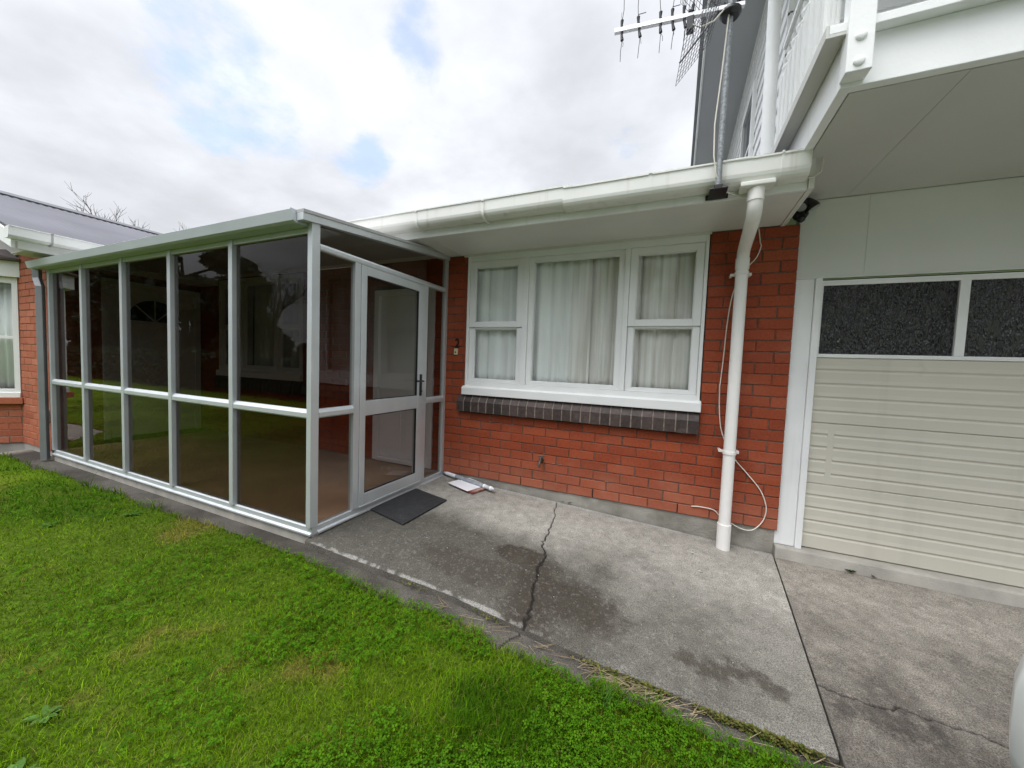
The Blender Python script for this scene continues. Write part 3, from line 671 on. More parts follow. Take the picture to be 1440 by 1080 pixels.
# wing roof: iron sheet with shallow ribs, ridge along y
EX, EZ, RX, RZ_ = -6.07, 2.405, -9.2, 3.50
m = MB(); y0, y1 = WY-.33, 9.0; nrib = 130; prof = []
sl = (RZ_-EZ)/(RX-EX)
V = []; F = []
for i in range(nrib*2+1):
    y = y0+(y1-y0)*i/(nrib*2); h = .010 if i % 2 else 0
    V += [(EX, y, EZ+h+.012), (RX, y, RZ_+h+.012), (2*RX-EX, y, EZ+h+.012)]
for i in range(nrib*2): F += [(3*i, 3*i+1, 3*i+4, 3*i+3), (3*i+1, 3*i+2, 3*i+5, 3*i+4)]
m.add(V, F, smooth=True); m.prism([(EX, EZ-.012), (EX, EZ+.008), (RX, RZ_+.008), (2*RX-EX, EZ+.008), (2*RX-EX, EZ-.012), (RX, RZ_-.012)], 'y', y0+.004, y1)
m.build('roof', M['roof_grey'], wing)
m = MB(); m.prism([(RX+.16, RZ_-.035), (RX+.165, RZ_-.015), (RX+.05, RZ_+.045), (RX, RZ_+.06), (RX-.05, RZ_+.045), (RX-.165, RZ_-.015), (RX-.16, RZ_-.035), (RX, RZ_+.025)], 'y', y0-.01, y1); m.build('ridge_cap', M['ridge'], wing)
m = MB(); m.prism([(EX-.02, EZ-.17), (EX-.02, EZ-.015), (EX-.045, EZ-.015), (EX-.045, EZ-.17)], 'y', y0+.02, y1); m.build('fascia', M['white'], wing, .002)
m = MB(); m.box(XW+.002, EX-.046, WY-.25, 7, EZ-.17, EZ-.155); m.build('soffit', M['soffit'], wing)
m = MB(); GQ = [(EX-.0195, EZ-.085), (EX+.07, EZ-.085), (EX+.095, EZ-.06), (EX+.102, EZ+.025), (EX+.11, EZ+.028), (EX+.11, EZ+.035), (EX+.094, EZ+.035), (EX+.086, EZ-.055), (EX+.066, EZ-.076), (EX-.0195, EZ-.076)]
m.prism(GQ, 'y', y0-.06, y1); m.prism([(EX-.019, EZ-.088), (EX+.073, EZ-.088), (EX+.098, EZ-.062), (EX+.108, EZ+.03), (EX-.019, EZ+.03)], 'y', y0-.064, y0-.0605); wg = m.build('gutter', M['white'], wing, .001)
m = MB(); m.prism(GQ[:6]+[(EX-.019, EZ+.03)], 'y', y0+.22, y0+.24); m.build('gutter_joiner', M['gutter'], wg)
m = MB(); dx = RX-EX
for s0 in (1, -1):
    ex = EX-.02 if s0 == 1 else 2*RX-EX+.02
    m.add([(x, y, z) for y in (y0-.022, y0+.003) for x, z in ((ex, EZ-.17), (ex, EZ-.013), (RX, RZ_-.013), (RX, RZ_-.19))], [(0,1,2,3), (7,6,5,4), (0,4,5,1), (1,5,6,2), (2,6,7,3), (3,7,4,0)])
m.build('barge_board', M['white'], wing, .002)
# side door of the wing inside the porch, half-round fanlight
m = MB(); m.box(XW-.02, XW+.012, -1.11, -1.05, .0, 2.14); m.box(XW-.02, XW+.012, -.08, -.01, .0, 2.14); m.box(XW-.02, XW+.012, -1.05, -.08, 2.07, 2.14)
sd = m.build('side_door', M['door_white'], wing, .003)
m = MB(); m.box(XW-.03, XW-.004, -1.048, -.082, .012, 2.068); m.build('leaf', M['door_white'], sd)
m = MB(); m.prism([(-.565+.30*math.cos(PI*k/16), 1.62+.30*math.sin(PI*k/16)) for k in range(17)], 'x', XW-.0038, XW+.001); m.build('pane', M['carglass'], sd)
m = MB()
for k in (1, 2, 3): m.tube([(XW+.002, -.565, 1.62), (XW+.002, -.565+.30*math.cos(PI*k/4), 1.62+.30*math.sin(PI*k/4))], .009, 6)
m.build('fanlight_bar', M['door_white'], sd)
m = MB(); m.box(-6.66, XW+.0, WY-.016, WY-.003, .30, .44); wb = m.build('meter_box', M['white'], wing, .004)

# ================================================================== TV ANTENNA
ant = thing('tv_antenna', 'roof television antenna with dark crossed rods on a galvanised mast beside the gutter', 'antenna', (.53, -.78, 2.31))
AZ = 3.372
def bp3(t): return Vector((.592+(-.128-.592)*t, -.78+(-.868+.78)*t, AZ))
m = MB(); m.tube([(.5285, -.785, 2.318), (.5345, -.785, 3.44)], .0165, 14); m.build('mast', M['steel'], ant)
m = MB(); m.box(.485, .585, -.775, -.6157, 2.326, 2.338); m.box(.508, .552, -.81, -.755, 2.312, 2.342); m.box(.47, .60, -.624, -.6155, 2.325, 2.36); m.build('mount_bracket', M['black'], ant, .004)
bd = (bp3(1)-bp3(0)).normalized(); bn = Vector((-bd.y, bd.x, 0))
m = MB(); a, b_ = bp3(-.02), bp3(1.0); h = .0125
v = []
for p in (a, b_):
    for s1, s2 in ((-1, -1), (1, -1), (1, 1), (-1, 1)): v.append(p + bn*h*s1 + Vector((0, 0, h*s2)))
m.add(v, [(3,2,1,0), (4,5,6,7), (0,1,5,4), (1,2,6,5), (2,3,7,6), (3,0,4,7)]); m.build('boom', M['boom'], ant, .002)
m = MB(); c = Vector((.5345, -.785, AZ)); m.lathe([(.045, -.045), (.058, -.03), (.058, -.012), (.03, -.0)], (c.x, c.y+.0, c.z-.013), 'z', 14)
for s in (-.04, .04): m.tube([c+Vector((s, -.0, -.03)), c+Vector((s, 0, .035))], .006, 6); m.lathe([(.012, .02), (.012, .034)], (c.x+s, c.y, c.z), 'z', 6)
m.build('mast_clamp', M['black'], ant)
r = random.Random(4)
for t in (.935, .79, .615, .52, .43, .36):
    m = MB(); w2 = {1: MB(), -1: MB()}; c = bp3(t)
    for sz in (1, -1):
        tip = c + Vector((0, 0, sz*.062)) + bd*r.uniform(.0, .012)*sz
        m.tube([c+Vector((0, 0, sz*.012)), (c+tip)/2+bd*.003, tip], [.0085, .0075, .0105], 8)
        for sy in (1, -1):
            e = tip + bn*sy*r.uniform(.045, .06) + Vector((0, 0, sz*r.uniform(.075, .095))) + bd*r.uniform(-.012, .012)
            if sz == 1 and sy == -1 and t in (.79, .52):     # bent rod
                k = tip + bn*sy*.012 + Vector((0, 0, .025)); w2[sz].tube([tip, k, k+bn*sy*.02-bd*.045+Vector((0, 0, .02))], .0024, 6)
            else: w2[sz].tube([tip, (tip+e)/2+bd*r.uniform(-.006, .006), e], .0019, 6)
    el = m.build('director', M['black'], ant)
    for q_ in w2.values(): q_.build('rod', M['wire'], el)
m = MB(); c = bp3(.36)+bd*.015; m.box(c.x-.02, c.x+.02, c.y-.022, c.y+.022, c.z-.095, c.z-.0126); m.box(c.x-.015, c.x+.015, c.y-.018, c.y+.018, c.z+.0126, c.z+.03); m.build('dipole_box', M['black'], ant, .004)
# corner reflector: two wire panels opening towards the rods
for sz in (1, -1):
    m = MB(); p0 = bp3(.155); ax = (bd*.62 + Vector((0, 0, sz*.785))).normalized()
    for i in range(12): m.tube([p0+ax*(.03+.028*i)-bn*.20, p0+ax*(.03+.028*i)+bn*.20], .0017, 5)
    for j in range(-5, 6): m.tube([p0+ax*.03+bn*.04*j, p0+ax*.338+bn*.04*j], .0014, 5)
    m.tube([p0, p0+ax*.34], .006, 6)
    m.build('reflector_grid', M['wire'], ant)
m = MB(); m.tube([bp3(.36)+Vector((0, -.02, -.07)), bp3(.30)+Vector((0, -.05, -.12)), bp3(.2)+Vector((0, -.04, -.09)), bp3(.1)+Vector((0, -.03, -.005)), Vector((.525, -.81, 3.32)), Vector((.508, -.805, 3.0)), Vector((.488, -.80, 2.70)), Vector((.494, -.80, 2.52)), Vector((.512, -.80, 2.40)), Vector((.545, -.79, 2.335)), Vector((.585, -.70, 2.33)), Vector((.64, -.625, 2.335)), (.70, -.622, 2.345), (.83, -.622, 2.375), (.94, -.622, 2.39), (1.03, -.64, 2.375), (1.068, -.64, 2.40), (1.078, -.62, 2.50), (1.075, -.58, 2.64)], .0042, 8)
m.build('coaxial_cable', M['cable'], ant)

# ================================================================== SMALL THINGS ON THE WALL AND GROUND
cab = [(.866, 2.343), (.879, 2.294), (.892, 2.204), (.899, 2.177), (.876, 2.098), (.833, 2.042), (.78, 1.97), (.748, 1.883), (.723, 1.761), (.707, 1.563), (.699, 1.338), (.689, 1.135), (.686, 1.085), (.693, .919), (.711, .767), (.749, .65), (.80, .56), (.836, .502), (.917, .412), (1.008, .301), (1.054, .185), (1.052, .097), (1.025, .028), (.976, -.027), (.912, -.035), (.834, -.006), (.748, .041), (.706, .079), (.648, .087), (.579, .087), (.536, .08)]
def smooth(P, n=4):
    out = []
    for i in range(len(P)-1):
        p0, p1, p2, p3 = P[max(i-1, 0)], P[i], P[i+1], P[min(i+2, len(P)-1)]
        for k in range(n):
            t = k/n
            out.append(tuple(.5*(2*b+(c-a)*t+(2*a-5*b+4*c-d)*t*t+(3*b-a-3*c+d)*t**3) for a, b, c, d in zip(p0, p1, p2, p3)))
    return out + [P[-1]]
m = MB(); m.tube(smooth([(x, -.008-.004*math.sin(3*z), z) for x, z in cab]), .0042, 8)
tag(m.build('wall_cable', M['cable']), 'thin white cable looping behind the downpipe across the brick pier', 'cable')
sl_ = thing('security_light', 'black twin head security lamp under the balcony beside the brick pier', 'lamp', (1.135, .03, 2.38))
m = MB(); m.lathe([(.05, .028), (.05, -.0), (.03, -.02)], (1.135, 0, 2.40), 'y', 18); m.tube([(1.135, -.01, 2.40), (1.13, -.05, 2.395)], .014, 8); m.build('base', M['black'], sl_)
for hx, hz, dx, dz in ((1.125, 2.44, -.42, -.80), (1.172, 2.43, .55, -.85)):
    m = MB(); d = Vector((dx, -.50 if dx < 0 else -.06, dz)).normalized(); p = Vector((hx, -.07, hz)); s_ = p - d*.045
    m.tube([s_, s_+d*.02, s_+d*.055, s_+d*.082], [.017, .027, .038, .041], 16); m.tube([(1.13, -.04, 2.398), s_+d*.02], .010, 8)
    hd = m.build('lamp_head', M['black'], sl_)
    m = MB(); m.tube([s_+d*.0822, s_+d*.085], .036, 16); m.build('lens', M['lens'], hd)
m = MB(); m.tube([(1.125, -.045, 2.385), (1.122, -.075, 2.335)], [.02, .027], 12); m.lathe([(.006, -.03), (.022, -.018), (.027, 0)], (1.122, -.078, 2.333), 'z', 14); m.build('motion_sensor', M['black'], sl_)

cu = bpy.data.curves.new('two', 'FONT'); cu.body = '2'; cu.size = .135; cu.extrude = .004; cu.bevel_depth = .0008
tmp = bpy.data.objects.new('tmp_text', cu); COL.objects.link(tmp)
bpy.context.view_layer.update()
me = bpy.data.meshes.new_from_object(tmp.evaluated_get(bpy.context.evaluated_depsgraph_get())); bpy.data.objects.remove(tmp)
me.materials.clear(); me.materials.append(M['blackm'])
hn = bpy.data.objects.new('house_number', me); COL.objects.link(hn); hn.location = (-1.822, -.0055, 1.363); hn.rotation_euler = (PI/2, 0, 0); hn.scale = (.86, 1, 1)
tag(hn, 'black metal numeral 2 fixed on the brick above the doorbell', 'house number')
db = thing('doorbell', 'small cream doorbell push below the house number', 'doorbell', (-1.805, 0, 1.29))
m = MB(); m.box(-1.826, -1.784, -.018, .0, 1.285, 1.350); m.build('cover', M['cream'], db, .003)
m = MB(); m.lathe([(.008, 0), (.008, -.004), (.005, -.006)], (-1.805, -.018, 1.312), 'y', 12); m.build('button', M['black'], db)
tp = thing('garden_tap', 'dark brass garden tap sticking out of the brick wall under the window', 'tap', (-.79, 0, .28))
m = MB(); m.tube([(-.79, .0, .285), (-.79, -.035, .285), (-.79, -.062, .28), (-.79, -.078, .262), (-.79, -.082, .228)], [.013, .013, .014, .012, .0115], 10); m.lathe([(.024, -.001), (.022, -.006)], (-.79, 0, .285), 'y', 12); m.lathe([(.013, 0), (.011, .03), (.006, .034), (.006, .048)], (-.79, -.05, .285), 'z', 10); m.build('spout', M['brass'], tp)
m = MB(); m.tube([(-.823, -.05, .336), (-.80, -.05, .332), (-.78, -.05, .332), (-.757, -.05, .336)], [.007, .0085, .0085, .007], 8); m.build('handle', M['brass'], tp)

# ================================================================== CURTAINS
def curtain(x0, x1, z0, z1, y, mat, nf, amp, seed, label, group=None):
    r = random.Random(seed); nx = 26*nf; nz = 10; ph = [r.uniform(0, 6) for _ in range(4)]
    V = []; F = []
    for k in range(nz+1):
        z = z0+(z1-z0)*k/nz
        for i in range(nx+1):
            s = i/nx; x = x0+(x1-x0)*s; t = 1-.25*k/nz
            a = math.sin(2*PI*nf*s+ph[0]+.5*math.sin(2*PI*s*1.7+ph[1])+.25*(k/nz)*math.sin(5*s+ph[2]))
            V.append((x+amp*.5*math.cos(2*PI*nf*s+ph[0]), y+amp*t*(a*.75+.25*math.sin(4*PI*nf*s+ph[3])), z))
    for k in range(nz):
        for i in range(nx): F.append((k*(nx+1)+i, k*(nx+1)+i+1, (k+1)*(nx+1)+i+1, (k+1)*(nx+1)+i))
    m = MB(); m.add(V, F, smooth=True); o = m.build('curtain', mat, fix=False)
    s = o.modifiers.new('cloth', 'SOLIDIFY'); s.thickness = .0015; s.offset = 0
    return tag(o, label, 'curtain', group)
curtain(-1.655, -1.03, .99, 2.28, .098, M['net'], 4, .020, 1, 'white net curtain behind the narrow left light of the wide window')
curtain(-1.0, -.60, .99, 2.28, .102, M['net'], 3, .020, 2, 'plain white net curtain hanging at the left of the wide middle pane')
curtain(-.62, -.40, .99, 2.28, .088, M['lace'], 1, .018, 3, 'beige curtain with a folded dark edge in the middle pane')
curtain(-.41, -.085, .99, 2.28, .102, M['lace'], 3, .024, 8, 'pleated beige curtain at the right of the middle pane')
curtain(-.06, .52, .99, 2.28, .102, M['lace'], 4, .024, 5, 'pleated beige curtain behind the right light beside the brick pier')
curtain(-6.0, -5.5, .99, 2.28, .16, M['net'], 4, .025, 6, 'pale curtain behind the left light of the window inside the porch')
curtain(-5.47, -4.25, .99, 2.28, .16, M['net'], 9, .028, 7, 'pale pleated curtain behind the wide pane inside the porch')
m = MB(); m.xf = bayxf
nx = 120; V = []; F = []
for k in (0, 1):
    for i in range(nx+1): s = i/nx; V.append((.03+.83*s, -.13+.022*math.sin(2*PI*9*s)+.008*math.sin(31*s), (.58, 2.06)[k]))
for i in range(nx): F.append((i, i+1, nx+2+i, nx+1+i))
m.add(V, F, smooth=True); oc = m.build('curtain', M['net'], fix=False); sm_ = oc.modifiers.new('cloth', 'SOLIDIFY'); sm_.thickness = .0015
tag(oc, 'white gathered curtain in the bay window of the haze-paled brick wing', 'curtain')

# ================================================================== GROUND SURFACES
JA, JB = (1.120, -.036), (1.010, -1.66)
def jx(y): return JA[0]+(JB[0]-JA[0])*(y-JA[1])/(JB[1]-JA[1])
def zp(x, y):
    a = np.interp(x, [-6, -1.91, -.62, .745, 1.125, 5], [-.043, -.048, -.100, -.170, -.188, -.190])
    b = np.interp(x, [-6, -1.9, -.74, .116, .6, 1.0, 5], [-.072, -.072, -.113, -.195, -.225, -.237, -.24])
    return a+(b-a)*(-y/1.62)
def zs(x): return np.interp(x, [-9, -6.3, -1.9, -.74, .1, .6, 1.0], [-.135, -.130, -.132, -.160, -.232, -.258, -.272])
def gridobj(name, X, Y, Z, col, mat, skirt=.1, side=np.array((.11, .10, .085))):
    ny, nx = X.shape
    V = np.stack([X, Y, Z], -1).reshape(-1, 3)
    idx = np.arange(ny*nx).reshape(ny, nx)
    Q = np.stack([idx[:-1, :-1], idx[:-1, 1:], idx[1:, 1:], idx[1:, :-1]], -1).reshape(-1, 4)
    ring = np.concatenate([idx[0, :], idx[1:, -1], idx[-1, -2::-1], idx[-2:0:-1, 0]])
    S = V[ring].copy(); S[:, 2] -= skirt
    b = len(V); n = len(ring); i = np.arange(n); j = (i+1) % n
    Q2 = np.stack([ring[i], b+i, b+j, ring[j]], -1)
    e = V[ring].copy(); e[:, 2] -= .004; V2 = np.concatenate([V, e, S]); Q1 = np.stack([ring[i], b+i, b+j, ring[j]], -1); Q2 = np.stack([b+i, b+n+i, b+n+j, b+j], -1)
    nz_ = (.7+.6*fbm(e[:, 0]+e[:, 1], e[:, 2]*0, 9, 4, 77))[:, None]
    C = np.concatenate([col.reshape(-1, 3), np.tile(side, (n, 1))*nz_, np.tile(side, (n, 1))*nz_*.8])
    return np_mesh(name, V2, quads=np.concatenate([Q, Q1, Q2]), mat=mat, col=C, smooth=False)
    return np_mesh(name, np.concatenate([V, S]), quads=np.concatenate([Q, Q2]), mat=mat, col=C, smooth=True)
def lerp(a, b, t): return np.asarray(a)*(1-t[..., None]) + np.asarray(b)*t[..., None]
M['slab'] = colmat('concrete_slab', .92, bump=(120, .75), speck=(210, .62))
crack = jitter([(-.612, -.02), (-.536, -.388), (-.498, -.653), (-.484, -.832), (-.419, -.956), (-.40, -1.14), (-.369, -1.291), (-.327, -1.45), (-.302, -1.582), (-.299, -1.66)], 7, .012, 3)
# patio slab
ny, nx = 300, 560
ty = np.linspace(.004, 1.655, ny); tx = np.linspace(0, 1, nx)
Y = -np.repeat(ty[:, None], nx, 1); L0 = PX-.02; X = L0 + (jx(Y)-.004-L0)*tx[None, :]
Y = Y - .02*(fbm(X, Y*0, 2.2, 3, 40)-.5)*(ty[:, None] > 1.6)
D = -Y
n1 = fbm(X, Y, 1.7, 5, 1); n2 = fbm(X, Y, 5.5, 5, 2); n3 = fbm(X, Y, 22, 3, 3); n4 = fbm(X, Y, 70, 2, 4)
m = ss(.35, 1.20, D + .55*(n1-.5) + .22*(n2-.5) - .16*np.clip(X-.1, 0, 1) + .10*ss(-.9, -1.9, X))
m = np.clip(m*(.84+.26*n2) + .30*ss(-.75, -1.5, X)*ss(.75, 1.2, D + .3*(n2-.5)), 0, 1.15)
m *= 1-.40*ss(.55, .95, X)*(1-.4*ss(1.2, 1.5, D)); m *= 1-.26*ss(-.25, .35, X)
wet = ss(1.0, .72, np.hypot((X+.57-.25*(Y+1.05))/.21, (Y+1.05)/.125) + .7*(n2-.5)+.35*(n3-.5))*(.75+.5*n2)
dc = polydist(X, Y, crack)
wet = np.maximum(wet, .9*ss(.19, .02, dc+.16*(n2-.5)+.05*(n3-.5))*ss(.85, 1.15, D))
wet = np.maximum(wet, .85*ss(1., .45, np.hypot((X+.16)/.36, (Y+1.34)/.24)+.9*(n2-.5)+.4*(n3-.5)))
wet = np.maximum(wet, .6*ss(1., .5, np.hypot((X+.85)/.5, (Y+1.34)/.24)+.9*(n2-.5)+.4*(n3-.5)))
arc = np.abs(np.hypot(X+.62, (Y+1.28)*1.0)-.40+.08*(n2-.5)); wet = np.maximum(wet, .5*ss(.05, .0, arc)*ss(-.6, -.4, X)*ss(.72, .85, D)*ss(-.05, -.25, X))
for bx_, by_, br in ((.62, -1.44, .075), (.714, -1.393, .085), (.80, -1.405, .07), (.86, -1.44, .06), (.55, -1.47, .05), (.47, -1.42, .06)):
    wet = np.maximum(wet, .72*ss(1.1, .3, np.hypot(X-bx_, Y-by_)/br + 1.1*(n3-.5)+.6*(n2-.5)))
base = lerp((.30, .287, .255), (.245, .230, .20), n1); base = base*(.92+.16*n3[..., None])
col = lerp(base, (.066, .061, .050), np.clip(m*1.15, 0, .985)); col = col*(.80+.40*n3[..., None])
col = lerp(col, (.032, .025, .017), np.clip(wet*.90, 0, 1))
ex = ss(.62, .78, n4)*ss(.2, .7, m); col = lerp(col, (.30, .29, .27), .16*ex)          # exposed aggregate
col = lerp(col, (.36, .345, .32), .45*ss(.35, .6, n3)*ss(1.632, 1.648, D+.02*(n3-.5))*ss(-.1, -.5, X)*ss(.35, .6, n2+.25)) # worn pale arris
col = lerp(col, (.40, .39, .37), .5*ss(.10, .0, D)*ss(.3, .7, n2))
cw = .0035+.006*ss(.3, 1.4, D)*n2*1.6
cm = ss(cw*1.6, cw*.6, dc); col = lerp(col, (.012, .010, .008), cm)
Z = zp(X, Y) - .012*cm + .004*(n2-.5) + .0015*(n3-.5)
Z -= .010*ss(1.635, 1.655, D)
pat = gridobj('patio', X, Y, Z, col, M['slab'], .20); pat['kind'] = 'structure'
# driveway
xs_ = np.concatenate([np.linspace(0, 1.7, 300), np.linspace(1.72, 6, 50)]); ys_ = np.concatenate([np.linspace(.038, 2.1, 330), np.linspace(2.13, 12, 90)])
Y = -np.repeat(ys_[:, None], len(xs_), 1); X = np.maximum(jx(Y), jx(Y))+.006 + xs_[None, :]
D = -Y
n1 = fbm(X, Y, 1.5, 5, 11); n2 = fbm(X, Y, 5.2, 5, 12); n3 = fbm(X, Y, 24, 3, 13); n4 = fbm(X, Y, 70, 2, 14)
dcrack = jitter([(1.03, -1.30), (1.127, -1.31), (1.236, -1.315), (1.27, -1.322), (1.333, -1.281), (1.428, -1.296), (1.575, -1.298), (1.69, -1.34), (1.95, -1.40), (2.3, -1.36)], 6, .008, 5)
dc = polydist(X, Y, dcrack)
m = ss(.25, 1.5, D + .7*(n1-.5)+.35*(n2-.5) + .25*ss(1.5, 2.3, X)*ss(.3, .8, D))*(.6+.6*n2)
base = lerp((.275, .25, .215), (.215, .195, .168), n1)
col = lerp(base, (.085, .075, .063), np.clip(m*1.1, 0, .95)); col = col*(.68+.64*n3[..., None])
spots = np.zeros_like(X)
for bx_, by_, br in ((1.10, -1.39, .07), (1.19, -1.37, .06), (1.30, -1.38, .09), (1.42, -1.37, .06)): spots = np.maximum(spots, .6*ss(1.1, .3, np.hypot((X-bx_)/1.3, Y-by_)/br+1.2*(n3-.5)+.6*(n2-.5)))
col = lerp(col, (.035, .03, .026), spots)
col = lerp(col, (.36, .34, .30), .14*ss(.62, .78, n4)*ss(.2, .7, m))
col = lerp(col, (.13, .075, .05), .55*ss(.10, .03, D+.05*(n2-.5))*ss(.45, .6, n2))
cm = ss(.007, .0025, dc); col = lerp(col, (.014, .011, .009), cm)
Z = zp(X, np.maximum(Y, -1.62)) + .02*np.minimum(Y+1.62, 0)*.5 - .004 - .010*cm + .004*(n2-.5)
dw = gridobj('driveway', X, Y, Z, col, M['slab'], .12); dw['kind'] = 'structure'
# mowing strip at the foot of the porch, patio and wing
xs_ = np.concatenate([np.linspace(-12, -2.2, 200), np.linspace(-2.19, 1.03, 420)]); ys_ = np.linspace(0, 1, 40)
X = np.repeat(xs_[None, :], 40, 0); y_in = np.where(xs_ < -7.3, -2.1, np.where(xs_ < -6.3, -1.50, -1.59)); y_out = np.interp(xs_, [-12, -8.0, -7.35, -7.2, 1.1], [-2.75, -2.75, -2.05, -1.95, -1.90])
Y = y_in[None, :] + (y_out-y_in)[None, :]*ys_[:, None]
n1 = fbm(X, Y, 2.5, 4, 21); n2 = fbm(X, Y, 9, 4, 22); n3 = fbm(X, Y, 30, 3, 23)
col = lerp((.075, .067, .057), (.036, .031, .025), ss(.3, .7, n1)); col = col*(.7+.6*n3[..., None])
col = lerp(col, (.045, .036, .026), ss(.12, .20, -Y-1.62+.07*(n2-.5))*.85*(X > -7.3))
col = lerp(col, (.34, .31, .27), .8*ss(-7.0, -7.4, X)); 
bc = polydist(X, Y, jitter([(-.299, -1.62), (-.33, -1.70), (-.37, -1.80)], 5, .008, 8)); col = lerp(col, (.012, .01, .008), ss(.007, .003, bc))
st = gridobj('mowing_strip', X, Y, zs(X)+.006*(n1-.5)-.01*ys_[:, None], col, M['slab'], .15); st['kind'] = 'structure'
# lawn earth under the blades and the open ground beyond
def edge(x): return np.interp(x, [-30, -8.1, -7.4, -7.1, -1.9, 0, .6, 1.0], [-2.62, -2.62, -1.92, -1.80, -1.75, -1.775, -1.765, -1.735])
def wob(x): return .07*(fbm(x, x*0, 3.1, 4, 31)-.5) + .03*(fbm(x, x*0, 14, 2, 32)-.5)
def lz(x, y): return zs(x) + .010 + .035*(fbm(x, y, 1.1, 3, 33)-.5) + .02*(fbm(x, y, 4.5, 2, 34)-.5)
DR_, YL_, CL_ = (.25, .21, .035), (.118, .208, .006), (.046, .128, .004)
def dry(x, y): return .8*ss(.60, .76, fbm(x, y, 1.7, 4, 35) + .30*(fbm(x, y, 6, 3, 36)-.5))
def lush(x, y): return ss(.45, .68, fbm(x, y, .9, 4, 37) + .15*(fbm(x, y, 6, 3, 38)-.5))
xs_ = np.concatenate([np.linspace(-40, -12, 40), np.linspace(-11.8, -4, 160), np.linspace(-3.96, 1.0, 250)]); t_ = np.concatenate([np.linspace(0, 3, 180)**1.0, np.linspace(3.1, 30, 60)])
X = np.repeat(xs_[None, :], len(t_), 0); Y = (edge(X)+wob(X)) - t_[:, None]
X = np.minimum(X, jx(Y)-.02)
dm = dry(X, Y); col = lerp(lerp((.045, .075, .006), (.024, .048, .004), lush(X, Y)), (.10, .08, .022), dm*.8)
dist = np.hypot(X-.35, Y+3.4); col = lerp(col, lerp((.09, .15, .005), (.065, .12, .004), lush(X, Y)), ss(3, 9, dist))
M['soil'] = colmat('lawn_soil', .95, bump=(60, 1.), speck=(55, .45), spec=.05)
lw = gridobj('lawn', X, Y, lz(X, Y)-.014*ss(.06, .0, t_)[:, None], col, M['soil'], .1); lw['kind'] = 'structure'
m = MB(); m.add([(-300, -300, -.46), (300, -300, -.46), (300, 300, -.46), (-300, 300, -.46)], [(0, 1, 2, 3)])
gr_ = m.build('ground', pm('open_ground', (.07, .10, .03), .95, var=(.3, .3)), fix=False); gr_['kind'] = 'structure'

# grass blades, thickest near the path, one object nobody could count
def rows(*a): return np.stack(a, -1)
CAMX, CAMY = .354, -3.40
def sample(n, r0, r1):
    th = RNG.uniform(math.radians(-48), math.radians(112), n); r = r0*(r1/r0)**RNG.uniform(0, 1, n)
    x = CAMX-r*np.sin(th); y = CAMY+r*np.cos(th)
    if r0 < 1 and n > 200000:      # the patch round the photographer's feet
        rd = 1.25*np.sqrt(RNG.uniform(0, 1, 60000)); a_ = RNG.uniform(0, 2*PI, 60000)
        x = np.concatenate([x, CAMX+rd*np.cos(a_)]); y = np.concatenate([y, CAMY+rd*np.sin(a_)]); r = np.concatenate([r, np.full(60000, 1.)])
    k = (y < edge(x)+wob(x)-.002) & (x < jx(y)-.02) & (y > -6) & (x > -14)
    return x[k], y[k], r[k]
x, y, r_ = sample(520000, .75, 14)
n = len(x); de = edge(x)+wob(x)-y
h = RNG.uniform(.012, .038, n)*(1+.5*lush(x, y))*(.6+.8*fbm(x, y, 13, 2, 52))*(1+1.0*ss(.10, .0, de)*ss(.45, .7, fbm(x, y, 9, 2, 51)))
wd = (.0021+.0006*np.clip(r_-1.5, 0, 9))*RNG.uniform(.7, 1.3, n)
az = RNG.uniform(0, 2*PI, n); ln = RNG.uniform(.25, 1.15, n)*h
dx_, dy_ = np.cos(az), np.sin(az); wx, wy = -dy_*wd/2, dx_*wd/2
z = lz(x, y)-.004
Vb = np.concatenate([rows(x-wx, y-wy, z), rows(x+wx, y+wy, z), rows(x+dx_*ln*.35+wx*.8, y+dy_*ln*.35+wy*.8, z+h*.6), rows(x+dx_*ln*.35-wx*.8, y+dy_*ln*.35-wy*.8, z+h*.6), rows(x+dx_*ln, y+dy_*ln, z+h*RNG.uniform(.75, 1.02, n))])
i = np.arange(n); Q = rows(i, i+n, i+2*n, i+3*n); T = rows(i+3*n, i+2*n, i+4*n)
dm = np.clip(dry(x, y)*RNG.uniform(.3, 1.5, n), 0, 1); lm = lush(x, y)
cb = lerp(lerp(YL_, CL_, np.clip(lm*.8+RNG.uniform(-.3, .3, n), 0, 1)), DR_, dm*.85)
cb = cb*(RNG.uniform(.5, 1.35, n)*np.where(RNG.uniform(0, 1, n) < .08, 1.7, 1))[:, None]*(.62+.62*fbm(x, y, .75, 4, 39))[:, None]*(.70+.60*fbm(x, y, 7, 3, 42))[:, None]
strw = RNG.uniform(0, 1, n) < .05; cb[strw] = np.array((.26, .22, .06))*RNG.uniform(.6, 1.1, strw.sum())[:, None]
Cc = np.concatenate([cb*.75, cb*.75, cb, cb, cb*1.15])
M['blade'] = colmat('grass_blade', .7, trans=.35, spec=.02)
go = np_mesh('grass', Vb, quads=Q, tris=T, mat=M['blade'], col=Cc); go['kind'] = 'stuff'; go['label'] = 'short green lawn grass with dry straw patches'
